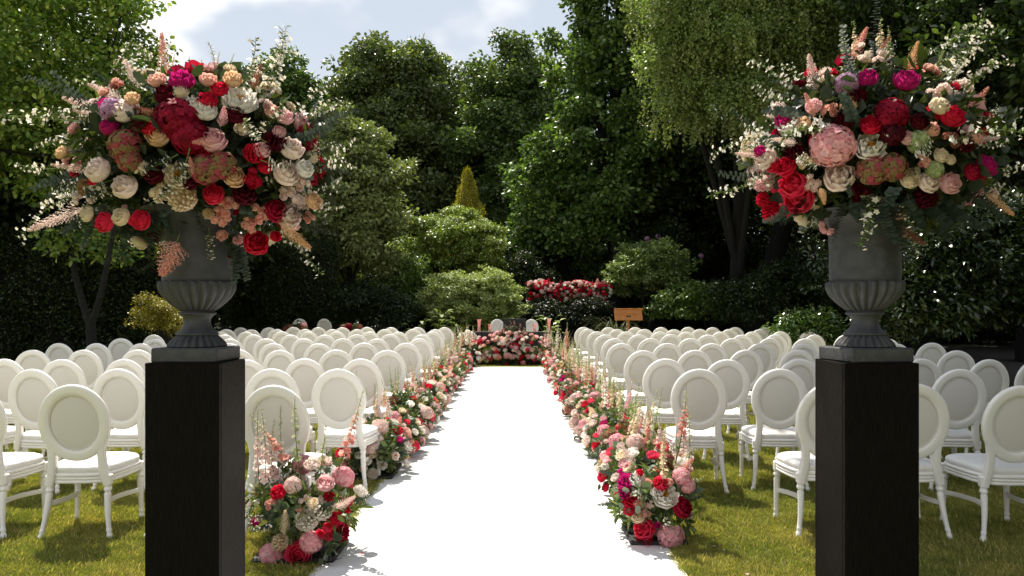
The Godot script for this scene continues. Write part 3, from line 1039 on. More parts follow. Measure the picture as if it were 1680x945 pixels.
func make_bouquets() -> void:
	var r := rng(501)
	var c := Vector3(-1.34, 2.07, -3.25)
	var t := thing("flower_bouquet", "huge crimson, blush and cream bouquet filling the urn beside the clipped hedge", "bouquet", Vector3(-1.34, 1.84, -3.25))
	greens(t, c - t.position + Vector3(0, 0.02, -0.06), Vector3(0.50, 0.31, 0.38), 300, 9, 0.62)
	greens(t, Vector3(0.0, 0.09, -0.04), Vector3(0.36, 0.08, 0.24), 70, 19, 0.7)
	listed_blooms(t, """hydrangea crimson 595 385 150
hydrangea crimson 640 450 125
peony magenta 610 258 78
rose cream 607 303 52
open_peony white 810 322 98
peony white 692 362 72
peony white 645 342 62
rose red 700 332 62
peony burgundy 555 308 72
peony burgundy 792 374 70
hydrangea lilac 372 360 84
peony blush 416 362 84
rose peach 442 327 52
rose peach 530 455 70
rose red 502 427 52
rose pink 716 466 86
hydrangea antique 412 478 112
hydrangea antique 430 535 80
hydrangea antique 690 560 108
hydrangea antique 745 548 98
peony magenta 362 418 62
peony magenta 350 345 48
peony blush 318 566 82
peony blush 411 622 80
open_peony cream 596 585 82
rose peach 790 592 70
dahlia cream 610 662 82
rose scarlet 720 653 66
peony burgundy 826 650 72
peony crimson 935 708 72
peony blush 980 727 80
peony blush 970 578 80
peony blush 988 490 78
peony white 1030 562 60
dahlia red 858 510 62
spray red 852 592 72
rose pink 886 500 56
rose pink 962 388 56
rose salmon 920 372 50
rose pink 944 440 44
rose peach 785 258 64
rose salmon 528 262 56
rose salmon 702 262 52
peony red 742 292 54
peony cream 400 727 58
peony cream 284 718 52
rose scarlet 345 747 66
rose scarlet 468 742 64
peony red 868 818 76
rose red 930 796 36
rose peach 1062 675 56
spray salmon 768 690 72
spray salmon 742 726 66
spray blush 984 650 70
spray salmon 852 748 66
spray salmon 882 712 66
peony burgundy 515 582 64
rose peach 202 510 46
spray antique 268 620 60
spray blush 1024 610 60
dahlia burgundy 930 470 64
rose red 895 560 46
spray salmon 560 380 40
peony burgundy 640 610 50
spray blush 250 660 52
peony red 310 604 34
spray salmon 1050 730 44
dahlia crimson 690 500 60
peony burgundy 470 400 50
spray blush 900 340 50
spray cream 470 560 60
spray cream 530 640 70""", 0, 0, 2.055, c, Vector3(0.60, 0.50, 0.42), r, 1.08)
	round_fill(t, c, Vector3(0.52, 0.42, 0.42), 34, r, ["crimson", "blush", "cream", "red", "pink", "peach"], Vector2(0.07, 0.11))
	front_fill(t, c, Vector3(0.57, 0.45, 0.40), 34, r)
	sprigs(t, c, Vector3(0.58, 0.48, 0.40), 22, r)
	loose_ends(t, c, Vector3(0.52, 0.42, 0.44), 30, r)
	listed_stems(t, """astilbe_plume blush 440 350 300 285 0.1 0.1 0.6
astilbe_plume blush 400 400 215 330 0.15 0.15 0.6
astilbe_plume blush 420 400 250 372 0.2 0.25 0.5
astilbe_plume blush 330 690 100 775 0.1 0.2 0.55
astilbe_plume salmon 605 790 545 925 0.25 0.22 1.5
astilbe_plume peach 930 740 1045 835 0.2 0.2 0.8
astilbe_plume blush 330 580 175 555 0.1 0.2 0.5
astilbe_plume salmon 560 330 545 115 -0.1 -0.1 0.5
astilbe_plume salmon 745 480 650 480 0.42 0.45 1.0
astilbe_plume pink 740 440 755 360 0.4 0.42 1.0
astilbe_plume salmon 655 600 640 530 0.4 0.42 0.9
blossom_branch white 420 420 0 385 0.1 0.1 1.0
blossom_branch white 400 400 140 400 0.15 0.2 1.0
blossom_branch white 400 430 170 395 0.2 0.2 1.2
blossom_branch white 320 540 35 545 0.1 0.15 1.0
blossom_branch white 380 500 120 500 0.1 0.15 1.0
blossom_branch white 840 300 968 85 0.0 0.0 1.0
blossom_branch white 560 330 440 140 0.0 0.0 1.0
blossom_branch blush 540 330 390 215 0.1 0.05 1.2
blossom_branch white 520 340 430 235 0.05 0.05 1.3
blossom_branch white 980 600 1165 700 0.1 0.1 1.0
blossom_branch white 900 600 1110 745 0.15 0.15 1.0
blossom_branch white 300 640 65 810 0.1 0.2 1.0
blossom_branch white 640 500 500 690 0.42 0.42 1.2
blossom_branch white 600 520 480 580 0.4 0.44 1.2
blossom_branch white 900 480 830 400 0.4 0.4 1.0
blossom_branch white 880 540 980 560 0.4 0.35 1.1
blossom_branch white 400 600 190 690 0.2 0.25 1.0
blossom_branch white 560 300 580 140 0.0 0.0 0.8
blossom_branch white 380 640 215 650 0.2 0.2 1.2
delphinium_spike burgundy 640 320 640 190 0.0 0.0 1.0
delphinium_spike salmon 720 330 740 175 0.0 0.0 1.0
delphinium_spike green 760 330 790 180 0.0 0.0 1.0
delphinium_spike salmon 690 320 680 200 -0.05 -0.05 1.0
delphinium_spike blush 600 320 590 180 -0.05 -0.05 1.0
delphinium_spike green 830 340 910 330 0.2 0.2 1.0
eucalyptus_stem green 640 660 735 865 0.25 0.2 1.0
eucalyptus_stem green 560 700 600 800 0.3 0.2 1.0
eucalyptus_stem green 380 690 280 850 0.25 0.2 1.0
eucalyptus_stem green 470 690 420 900 0.25 0.22 1.2
eucalyptus_stem green 440 690 370 800 0.25 0.25 1.2
eucalyptus_stem green 520 690 500 870 0.25 0.2 1.2
eucalyptus_stem green 330 690 210 790 0.2 0.15 1.0
eucalyptus_stem green 750 690 800 810 0.25 0.2 1.2
eucalyptus_stem green 820 700 820 780 0.3 0.2 1.2
eucalyptus_stem green 280 600 130 610 0.1 0.15 1.0
eucalyptus_stem green 660 300 640 200 0.0 0.0 0.8
eucalyptus_stem green 700 420 640 300 0.35 0.35 1.0
eucalyptus_stem green 860 400 930 310 0.3 0.3 1.0
eucalyptus_stem green 950 640 1090 770 0.2 0.15 1.0
eucalyptus_stem green 800 430 770 500 0.42 0.42 1.0""", 0, 0, 2.055, c, r)

	c = Vector3(1.53, 2.13, -3.25)
	t = thing("flower_bouquet", "huge pink, white and burgundy bouquet filling the urn beneath the weeping birch", "bouquet", Vector3(1.507, 1.84, -3.25))
	greens(t, c - t.position + Vector3(0, 0.02, -0.06), Vector3(0.48, 0.30, 0.38), 300, 29, 0.62)
	greens(t, Vector3(0.06, 0.1, -0.04), Vector3(0.38, 0.08, 0.25), 70, 39, 0.75)
	listed_blooms(t, """hydrangea shell 528 500 150
open_peony white 664 505 92
open_peony white 374 426 82
peony blush 552 618 96
peony blush 326 380 62
peony blush 286 555 72
hydrangea antique 672 590 108
hydrangea antique 742 582 100
hydrangea crimson 740 390 118
hydrangea burgundy 742 462 88
rose red 665 435 68
rose peach 587 360 56
rose pink 460 368 56
rose peach 424 432 52
hydrangea lilac 578 284 82
peony magenta 650 265 70
rose magenta 790 272 84
rose red 955 400 82
peony cream 912 365 66
peony salmon 880 448 54
rose cream 805 630 62
peony blush 878 636 72
rose pink 948 642 72
peony scarlet 385 648 92
peony scarlet 402 698 98
rose red 360 585 68
rose red 316 580 52
dahlia red 276 700 44
dahlia red 304 742 60
spray pink 270 640 60
rose pink 796 482 52
hydrangea green 836 492 82
hydrangea green 893 592 62
rose magenta 1080 580 76
peony crimson 1030 602 58
rose cream 916 545 50
rose cream 948 560 36
dahlia burgundy 575 412 64
dahlia burgundy 392 525 58
spray burgundy 622 672 74
dahlia burgundy 866 690 72
peony magenta 352 410 60
rose magenta 268 530 40
spray salmon 520 376 66
spray crimson 330 460 52
rose salmon 1036 480 46
spray blush 450 640 64
spray cream 430 560 60
dahlia burgundy 1000 500 60
peony burgundy 840 420 60
spray salmon 855 560 54
spray burgundy 460 455 50
rose blush 700 180 30
rose blush 630 155 26
rose blush 632 200 28
spray blush 690 200 40
spray blush 1075 240 34
spray blush 930 300 60
spray rust 960 480 70
spray blush 1110 680 50
dahlia burgundy 620 330 50""", 1120, 0, 2.148, c, Vector3(0.55, 0.46, 0.42), r, 1.08)
	round_fill(t, c, Vector3(0.50, 0.40, 0.42), 34, r, ["crimson", "blush", "cream", "red", "pink", "magenta"], Vector2(0.07, 0.11))
	front_fill(t, c, Vector3(0.52, 0.41, 0.40), 34, r)
	sprigs(t, c, Vector3(0.53, 0.44, 0.40), 22, r)
	loose_ends(t, c, Vector3(0.48, 0.38, 0.44), 30, r)
	listed_stems(t, """astilbe_plume blush 480 350 445 195 0.15 0.15 0.7
astilbe_plume salmon 470 430 430 330 0.3 0.3 0.7
astilbe_plume peach 790 300 830 150 0.05 0.05 0.7
astilbe_plume blush 930 350 1020 320 0.2 0.2 0.7
astilbe_plume salmon 970 430 1075 310 0.1 0.1 0.6
astilbe_plume peach 480 650 500 720 0.42 0.42 1.0
astilbe_plume peach 1050 660 1165 755 0.1 0.1 0.7
astilbe_plume blush 420 510 320 490 0.3 0.3 0.8
astilbe_plume salmon 840 540 860 590 0.42 0.42 0.9
astilbe_plume peach 580 330 620 290 0.3 0.3 0.8
astilbe_plume blush 380 560 190 540 0.15 0.15 0.4
blossom_branch white 360 490 95 555 0.1 0.1 1.0
blossom_branch white 360 620 92 690 0.1 0.15 1.0
blossom_branch white 430 350 240 210 0.05 0.05 1.1
blossom_branch white 420 360 250 290 0.1 0.1 1.2
blossom_branch white 400 440 205 430 0.1 0.1 1.2
blossom_branch white 300 600 215 640 0.2 0.2 1.0
blossom_branch white 330 520 270 450 0.3 0.3 1.0
blossom_branch white 950 420 1190 400 0.1 0.05 1.0
blossom_branch white 960 620 1195 690 0.15 0.1 1.0
blossom_branch green 900 330 1060 70 0.0 0.0 0.9
blossom_branch green 940 330 1110 180 0.0 0.0 0.9
blossom_branch green 880 330 990 170 0.05 0.05 0.9
blossom_branch white 800 520 870 500 0.42 0.42 1.2
blossom_branch white 400 540 470 590 0.42 0.42 1.0
delphinium_spike cream 690 280 700 60 0.0 0.0 1.1
delphinium_spike blush 700 300 690 130 0.05 0.05 1.1
delphinium_spike green 590 290 560 90 0.0 0.0 0.9
delphinium_spike cream 620 280 605 70 -0.05 -0.05 0.9
delphinium_spike green 720 280 725 90 -0.1 -0.1 0.9
delphinium_spike green 880 300 920 180 0.0 0.0 0.9
eucalyptus_stem green 560 700 530 860 0.25 0.2 1.0
eucalyptus_stem green 700 680 760 860 0.3 0.22 1.2
eucalyptus_stem green 730 690 800 930 0.28 0.2 1.2
eucalyptus_stem green 680 690 690 830 0.3 0.24 1.2
eucalyptus_stem green 790 680 850 800 0.3 0.2 1.2
eucalyptus_stem green 620 690 640 790 0.3 0.25 1.1
eucalyptus_stem green 440 690 340 790 0.25 0.2 1.2
eucalyptus_stem green 850 700 960 800 0.25 0.2 1.2
eucalyptus_stem green 900 690 1080 800 0.2 0.15 1.2
eucalyptus_stem green 950 680 1150 790 0.15 0.1 1.0
eucalyptus_stem green 880 720 930 850 0.2 0.15 1.2
eucalyptus_stem green 700 350 650 310 0.35 0.35 1.2
eucalyptus_stem green 760 660 740 720 0.42 0.36 1.2
eucalyptus_stem green 840 400 860 460 0.4 0.4 1.0
eucalyptus_stem green 1000 560 1150 560 0.1 0.1 1.0
eucalyptus_stem green 370 720 280 780 0.2 0.2 1.0""", 1120, 0, 2.148, c, r)

func aisle_cluster(p: Vector3, rad: Vector3, side: float, n: int, seed: int, label: String, spikes: int, listed := "", ox := 0.0, oy := 0.0, k := 1.0) -> Node3D:
	var r := rng(seed)
	var t := thing("aisle_flower_cluster", label, "flower arrangement", p, 0.0, "flower clusters along the carpet edges")
	var m := MB.new()
	m.box(Vector3(0, 0.02, 0), Vector3(rad.x * 1.3, 0.04, rad.z * 1.4), 0.01)
	part(t, "tray", m.done(), M.black)
	var c := Vector3(0, rad.y * 0.45, 0)
	greens(t, c, Vector3(rad.x * 0.82, rad.y * 0.52, rad.z * 0.86), 36 if listed else 66, seed + 1, 1.5)
	if listed:
		listed_blooms(t, listed, ox, oy, k, p + c, Vector3(rad.x, rad.y * 0.62, rad.z), r, 1.08)
	var tones := ["red", "scarlet", "blush", "blush", "cream", "white", "pink", "pink", "salmon", "hot", "peach", "white", "magenta", "blush", "red", "white", "shell", "hot"]
	for j in n:
		var a := 2.39996 * j + r.randf_range(-0.4, 0.4)
		var y := lerpf(0.96, -0.55, (j + 0.5) / n)
		var s := sqrt(1 - y * y)
		var d := Vector3(cos(a) * s, y, sin(a) * s)
		if listed and d.z > -0.1: continue
		var kinds := ["rose", "peony", "open_peony", "hydrangea", "dahlia", "rose", "peony", "spray", "spray", "rose"]
		var kd: String = kinds[r.randi() % kinds.size()]
		var tone: String = tones[r.randi() % tones.size()]
		var size := r.randf_range(0.065, 0.105)
		if kd == "hydrangea":
			size = r.randf_range(0.12, 0.17)
			tone = ["shell", "blush", "pink", "antique"][r.randi() % 4]
		if kd == "open_peony" : tone = ["white", "blush", "white", "cream"][r.randi() % 4]
		bloom(t, kd, tone, c + Vector3(d.x * rad.x, d.y * rad.y * 0.56, d.z * rad.z) * r.randf_range(0.88, 1.06), (d + Vector3(0, 0.65, 0)).normalized(), size, r)
	for j in spikes:
		var b := Vector3(side * r.randf_range(-0.15, 0.75) * rad.x, rad.y * 0.5, r.randf_range(-0.9, 0.9) * rad.z)
		var h := r.randf_range(0.36, 0.66)
		stem(t, "delphinium_spike", ["blush", "white", "cream", "green", "pink", "cream", "green", "salmon"][r.randi() % 8], b, b + Vector3(side * r.randf_range(-0.05, 0.16), h, r.randf_range(-0.08, 0.12)), r, 1.0)
	for j in 3:
		var d := rdir(r)
		d.y = absf(d.y) * 0.7 + 0.3
		var b := c + Vector3(d.x * rad.x, d.y * rad.y * 0.5, d.z * rad.z) * 0.7
		stem(t, "astilbe_plume", ["blush", "salmon", "cream"][r.randi() % 3], b, b + d.normalized() * r.randf_range(0.14, 0.24), r, 0.8)
	for j in 7:
		var a := r.randf() * TAU
		var d := Vector3(cos(a), r.randf_range(-0.12, 0.5), sin(a))
		var b := c + Vector3(d.x * rad.x, d.y * rad.y * 0.4 - 0.04, d.z * rad.z) * 0.75
		stem(t, ["eucalyptus_stem", "blossom_branch"][j % 2], ["green", "white"][j % 2], b, b + d.normalized() * r.randf_range(0.14, 0.26), r, 0.8)
	return t

func make_aisle_flowers() -> void:
	var near_left := """hydrangea shell 280 805 200
hydrangea shell 600 690 165
rose hot 505 785 185
dahlia white 565 512 150
dahlia white 682 425 155
rose pink 710 235 125
peony blush 605 82 105
peony red 800 500 105
dahlia crimson 835 610 120
rose hot 725 575 72
rose hot 668 630 72
rose hot 735 640 72
rose red 890 375 66
dahlia red 740 338 76
rose red 872 440 56
hydrangea blush 460 245 130
peony red 345 300 110
rose magenta 175 530 72
spray salmon 280 390 95
spray blush 560 360 100
dahlia cream 360 690 110
spray cream 610 660 60
spray salmon 510 430 60"""
	var t := aisle_cluster(Vector3(-1.24, 0.0, -4.5), Vector3(0.36, 0.56, 0.30), -1.0, 30, 900, "loose front flower cluster beside the black pedestal, pink hydrangeas and red rose at its foot", 4, near_left, 380, 740, 4.608)
	var r := rng(66)
	for s in [["salmon", 500, 690, 410, 680], ["salmon", 540, 700, 596, 640], ["green", 500, 700, 484, 650], ["blush", 470, 760, 425, 720], ["green", 520, 760, 535, 700]]:
		stem(t, "delphinium_spike", s[0], at(s[1], s[2] + 110, 4.5) - t.position, at(s[3], s[4], 4.5) - t.position, r, 1.2)
	stem(t, "astilbe_plume", "blush", at(545, 838, 4.2) - t.position, at(582, 815, 4.2) - t.position, r, 0.9)
	stem(t, "astilbe_plume", "cream", at(465, 885, 4.2) - t.position, at(468, 838, 4.2) - t.position, r, 0.9)
	var near_right := """dahlia magenta 215 225 130
dahlia magenta 215 290 120
peony white 295 200 112
open_peony white 520 325 165
hydrangea shell 650 180 140
hydrangea shell 690 245 130
dahlia scarlet 485 232 105
rose salmon 545 232 60
peony crimson 660 420 150
dahlia red 240 365 105
dahlia scarlet 235 440 80
spray salmon 320 385 110
spray salmon 355 440 110
peony cream 305 495 90
peony hot 345 590 150
dahlia scarlet 350 665 110
hydrangea shell 570 648 200
spray scarlet 415 590 70
peony white 430 305 56
spray salmon 370 230 90
rose red 320 160 56
rose magenta 455 560 46
spray blush 400 400 60"""
	t = aisle_cluster(Vector3(0.895, 0.0, -4.82), Vector3(0.27, 0.56, 0.28), 1.0, 30, 930, "compact front flower cluster with magenta dahlias, white peony and low pink hydrangea on open grass", 4, near_right, 980, 740, 4.61)
	stem(t, "delphinium_spike", "salmon", at(1108, 760, 4.8) - t.position, at(1126, 633, 4.8) - t.position, r, 1.3)
	stem(t, "delphinium_spike", "salmon", at(1085, 780, 4.8) - t.position, at(1092, 700, 4.8) - t.position, r, 1.1)
	var chairs := ["second", "second", "third", "third", "fourth", "fourth", "fifth", "fifth", "sixth", "sixth", "seventh", "seventh", "eighth", "eighth", "ninth", "ninth"]
	for side in [-1.0, 1.0]:
		for j in 14:
			var d := (6.75 if side < 0 else 5.75) + j * (0.84 if side < 0 else 0.9)
			var rr := rng(1000 + j + int(side) * 300)
			var x: float = (-1.21 if side < 0 else 0.99) + rr.randf_range(-0.03, 0.03)
			var s := rr.randf_range(0.9, 1.12)
			var row := clampi(int(round((d - 6.0) / 1.5)) + 1, 1, 9)
			var where := "just before" if j % 2 == 0 else "just behind"
			var label := "blush and red aisle flowers, %s edge of carpet, %s cluster past the gap" % ["clipped hedge" if side < 0 else "lectern", ORDINAL[j] if j < 12 else ["thirteenth", "fourteenth"][j - 12]]
			aisle_cluster(Vector3(x, rise(d), -d), Vector3(0.28 * s, 0.43 * s, 0.42), side, 46 if j < 6 else 38, 2000 + j * 17 + int(side * 5000) + 5000, label, 8 if j < 9 else 9)

func make_petals() -> void:
	var r := rng(611)
	var m := MB.new()
	m.leaf(Vector3(-0.012, 0.002, 0), Vector3(1, 0.1, 0).normalized(), Vector3.UP, 0.026, 0.02, 0.35)
	var xs: Array[Transform3D] = []
	var cs := PackedColorArray()
	for k in 120:
		var d := 3.6 + 13.0 * pow(r.randf(), 1.4)
		var side := -1.0 if r.randf() < 0.5 else 1.0
		var x := (-1.08 if side < 0 else 0.93) + side * 0.28 * r.randf_range(-1.3, 1.6)
		xs.append(Transform3D(Basis(Vector3.UP, r.randf() * TAU).scaled(Vector3.ONE * r.randf_range(0.6, 1.2)), Vector3(x, rise(d) + 0.024, -d)))
		var c: Color = TONE[["blush", "pink", "scarlet", "white", "red", "green"][r.randi() % 6]][1]
		cs.append(c)
	var o := copies(self, "fallen_petals", m.done(), M.petal, xs, cs)
	tag(o, "loose petals fallen on the carpet edges and the grass", "petals", "", "stuff")

func flower_bank(t: Node3D, ctr: Vector3, rad: Vector3, n: int, r: RandomNumberGenerator, size: Vector2, tones: Array) -> void:
	for j in n:
		var a := r.randf() * TAU
		var d := rdir(r)
		d.z = absf(d.z) * (1.0 if r.randf() < 0.8 else -1.0)
		d.y = lerpf(d.y, absf(d.y), 0.45)
		d = d.normalized()
		var kd: String = ["rose", "peony", "dahlia", "rose", "peony", "hydrangea", "spray"][r.randi() % 7]
		var s := r.randf_range(size.x, size.y) * (1.4 if kd == "hydrangea" else 1.0)
		bloom(t, kd, tones[r.randi() % tones.size()], ctr + Vector3(d.x * rad.x, d.y * rad.y, d.z * rad.z) * r.randf_range(0.9, 1.05), (d + Vector3(0, 0.75, 0)).normalized(), s, r)

func make_ceremony() -> void:
	var r := rng(310)
	# signing table
	var d := 20.15
	var g := rise(d)
	var t := thing("signing_table", "long dark signing table behind the flower mound, holding pink glass candle holders", "table", Vector3(-0.02, g, -d))
	var m := MB.new()
	m.box(Vector3(0, 0.74, 0), Vector3(2.1, 0.03, 0.6), 0.005)
	part(t, "tabletop", m.done(), M.dark_timber)
	for k in 4:
		m = MB.new()
		m.box(Vector3([-0.98, 0.98][k % 2], 0.362, [-0.24, 0.24][k / 2]), Vector3(0.05, 0.724, 0.05), 0.004)
		part(t, "leg", m.done(), M.dark_timber)
	m = MB.new()
	m.box(Vector3(0, 0.56, 0.309), Vector3(2.1, 0.33, 0.008), 0.002)
	part(t, "cloth_drop", m.done(), M.black)
	var pl := thing("black_upright_screen", "plain black upright panel standing between the two chairs behind the mound", "panel", Vector3(0.07, rise(20.7), -20.7))
	m = MB.new()
	m.box(Vector3(0, 0.52, 0), Vector3(0.62, 1.04, 0.03), 0.004)
	part(pl, "board", m.done(), M.black)
	m = MB.new()
	m.box(Vector3(0, 0.02, -0.06), Vector3(0.7, 0.04, 0.3), 0.004)
	part(pl, "stand_base", m.done(), M.black)
	# rose glass hurricanes
	var vs := [[786, 0.33, 0.055, "tall pink glass candle holder on the table, hedge end"], [900.5, 0.34, 0.055, "tall pink glass candle holder on the table, lectern end"], [804, 0.2, 0.06, "short pink glass candle holder nearest the mound on the hedge half of the table"],
		[877, 0.21, 0.06, "short pink glass candle holder nearest the mound on the lectern half of the table"]]
	for e in vs:
		var p := at(e[0], 560, d - 0.1)
		var hv: float = e[1]
		var rv: float = e[2]
		var o := thing("candle_holder", e[3], "candle holder", Vector3(p.x, g + 0.756, -d + 0.12), 0.0, "pink glass candle holders on the signing table")
		m = MB.new()
		m.lathe(PackedVector2Array([Vector2(0, 0), Vector2(rv, 0), Vector2(rv * 0.9, 0.02), Vector2(rv * 0.7, hv * 0.4), Vector2(rv * 0.8, hv * 0.8), Vector2(rv * 1.25, hv), Vector2(rv * 1.15, hv), Vector2(rv * 0.72, hv * 0.8), Vector2(rv * 0.62, hv * 0.4), Vector2(rv * 0.6, 0.03), Vector2(0, 0.03)]), 20)
		part(o, "glass_vase", m.done(), M.glass)
		m = MB.new()
		m.lathe(PackedVector2Array([Vector2(0, 0.032), Vector2(0.028, 0.032), Vector2(0.028, hv * 0.5), Vector2(0.02, hv * 0.52), Vector2(0, hv * 0.51)]), 12)
		part(o, "candle", m.done(), M.candle)
	var wp := thing("white_flower_pot", "small round pot of white blooms at the hedge end of the signing table", "flower arrangement", Vector3(-1.12, rise(19.7), -19.7))
	m = MB.new()
	m.lathe(PackedVector2Array([Vector2(0, 0), Vector2(0.12, 0), Vector2(0.17, 0.5), Vector2(0.18, 0.56), Vector2(0.15, 0.56), Vector2(0, 0.5)]), 20)
	part(wp, "pot", m.done(), M.paint)
	for k in 12:
		var q := Vector3(r.randf_range(-0.2, 0.2), r.randf_range(0.6, 0.82), r.randf_range(-0.1, 0.16))
		bloom(wp, ["peony", "hydrangea", "rose"][k % 3], "white", q, Vector3(q.x, 0.2, q.z + 0.1).normalized(), r.randf_range(0.1, 0.16), r)
	# mound of blooms
	var md := 19.45
	t = thing("flower_mound", "bank of red, blush and white blooms rising to a peak past the carpet", "flower arrangement", Vector3(-0.02, rise(md), -md))
	m = MB.new()
	m.box(Vector3(0, 0.02, -0.05), Vector3(1.8, 0.04, 0.24), 0.01)
	part(t, "tray", m.done(), M.black)
	greens(t, Vector3(0, 0.2, -0.04), Vector3(1.0, 0.24, 0.2), 130, 71, 1.4, 1.2)
	greens(t, Vector3(0.0, 0.5, 0), Vector3(0.34, 0.42, 0.2), 80, 73, 0.6, 1.2)
	var tones := ["red", "scarlet", "blush", "blush", "white", "pink", "salmon", "pink", "cream", "white", "blush", "pink", "shell", "hot"]
	flower_bank(t, Vector3(0, 0.24, 0), Vector3(1.2, 0.58, 0.34), 290, r, Vector2(0.08, 0.125), tones)
	flower_bank(t, Vector3(0.0, 0.52, 0.02), Vector3(0.34, 0.42, 0.24), 64, r, Vector2(0.07, 0.11), ["white", "cream", "blush", "crimson", "scarlet", "white", "cream"])
	for j in 26:
		var x := r.randf_range(-0.5, 0.5)
		var b := Vector3(x, 0.5 + 0.3 * (1.0 - absf(x) * 2.0), r.randf_range(-0.1, 0.15))
		stem(t, ["delphinium_spike", "blossom_branch"][j % 2], ["rust", "cream", "salmon"][j % 3], b, b + Vector3(x * 0.3, r.randf_range(0.16, 0.34), 0), r, 1.1)
	# two taller sprays of delphinium at the carpet's far corners
	for s in [-1.0, 1.0]:
		var x := -1.12 if s < 0 else 1.12
		var o := thing("delphinium_cluster", "tall loose blush delphiniums at the far corner of the carpet, %s side" % ["clipped hedge" if s < 0 else "lectern"], "flower arrangement", ground(x, 18.7), 0.0, "delphinium clusters at the far carpet corners")
		m = MB.new()
		m.box(Vector3(0, 0.02, 0), Vector3(0.4, 0.04, 0.4), 0.01)
		part(o, "tray", m.done(), M.black)
		greens(o, Vector3(0, 0.25, 0), Vector3(0.32, 0.3, 0.3), 60, 83, 0.9, 1.2)
		flower_bank(o, Vector3(0, 0.22, 0), Vector3(0.36, 0.34, 0.34), 26, r, Vector2(0.08, 0.12), tones)
		for j in 20:
			var b := Vector3(r.randf_range(-0.26, 0.26), 0.3, r.randf_range(-0.24, 0.24))
			stem(o, "delphinium_spike", ["blush", "salmon", "cream", "white"][j % 4], b, b + Vector3(b.x * 0.4, r.randf_range(0.4, 0.8), b.z * 0.3), r, 1.5)
	# hydrangea arrangements on slim stands behind the hedge-side rows
	for e in [[-5.75, 20.2, ["rust", "antique", "pink"], "round rust and pink hydrangea arrangement on a slim stand behind the chairs"], [-4.2, 20.2, ["rust", "crimson", "rust"], "round dusky red hydrangea arrangement on a slim stand behind the chairs"]]:
		var o := thing("hydrangea_arrangement", e[3], "flower arrangement", ground(e[0], e[1]))
		m = MB.new()
		m.lathe(PackedVector2Array([Vector2(0, 0), Vector2(0.14, 0), Vector2(0.13, 0.02), Vector2(0.03, 0.05), Vector2(0.025, 0.6), Vector2(0.1, 0.68), Vector2(0.12, 0.76), Vector2(0.1, 0.77), Vector2(0, 0.74)]), 20)
		part(o, "stand", m.done(), M.paint)
		greens(o, Vector3(0, 0.82, 0), Vector3(0.22, 0.12, 0.15), 24, 91)
		for j in 9:
			var q := Vector3(r.randf_range(-0.3, 0.3), 0.83 + r.randf_range(-0.03, 0.07), r.randf_range(-0.12, 0.14))
			bloom(o, "hydrangea", e[2][j % 3], q, Vector3(q.x, 0.4, q.z + 0.1).normalized(), 0.2, r)
	# lectern
	var lp := ground(3.10, 20.3)
	o_lectern(lp)
	# dark timber rail screen with the hanging bank of flowers
	var sd := 25.0
	var sg := rise(sd)
	t = thing("timber_rail_screen", "dark timber rail structure with slanted struts under the hanging bank of flowers", "garden structure", Vector3(1.9, sg, -sd))
	for x in [-1.35, -0.45, 0.45, 1.35]:
		m = MB.new()
		m.box(Vector3(x, 0.72, 0), Vector3(0.1, 1.44, 0.1), 0.008)
		part(t, "post", m.done(), M.dark_timber)
	for y in [0.2, 1.0, 1.4]:
		m = MB.new()
		m.box(Vector3(0, y, 0.075), Vector3(2.9, 0.1, 0.045), 0.006)
		part(t, "rail", m.done(), M.dark_timber)
	for j in 18:
		m = MB.new()
		m.box(Vector3(-1.36 + j * 0.16, 0.7, -0.075), Vector3(0.13, 1.36, 0.03), 0.004)
		part(t, "plank", m.done(), M.dark_timber)
	for j in 3:
		m = MB.new()
		m.tube(PackedVector3Array([Vector3(-0.5 + j * 0.22, 0.25, 0.12), Vector3(-0.1 + j * 0.22, 1.05, 0.12)]), PackedFloat32Array([0.008, 0.008]), 6)
		part(t, "strut", m.done(), M.linen)
	m = MB.new()
	m.tube(PackedVector3Array([Vector3(-2.1, 0.98, 0.1), Vector3(-1.35, 1.22, 0.1)]), PackedFloat32Array([0.025, 0.025]), 8)
	part(t, "handrail", m.done(), M.linen)
	t = thing("flower_garland", "long red, pink and white bank of blooms on the dark timber rails", "flower arrangement", Vector3(1.85, sg + 1.5, -sd + 0.1))
	greens(t, Vector3(0, 0.2, 0), Vector3(1.36, 0.26, 0.26), 170, 171, 0.6, 1.3)
	for j in 270:
		var x := r.randf_range(-1.36, 1.36)
		var a := r.randf_range(-0.5, 2.2)
		var q := Vector3(x, 0.24 + 0.38 * sin(a) + 0.06 * sin(x * 5.0), 0.32 * cos(a))
		var kd: String = ["rose", "peony", "dahlia", "rose", "hydrangea", "spray"][r.randi() % 6]
		bloom(t, kd, ["red", "scarlet", "crimson", "blush", "pink", "white", "red", "salmon", "scarlet", "blush"][r.randi() % 10], q, Vector3(0, sin(a) + 0.6, cos(a) + 0.2).normalized(), r.randf_range(0.085, 0.13) * (1.35 if kd == "hydrangea" else 1.0), r)
	for j in 24:
		var b := Vector3(r.randf_range(-1.3, 1.3), 0.34, r.randf_range(-0.1, 0.2))
		stem(t, ["delphinium_spike", "astilbe_plume"][j % 2], ["red", "salmon", "crimson"][j % 3], b, b + Vector3(r.randf_range(-0.08, 0.08), r.randf_range(0.24, 0.4), 0), r, 1.3)

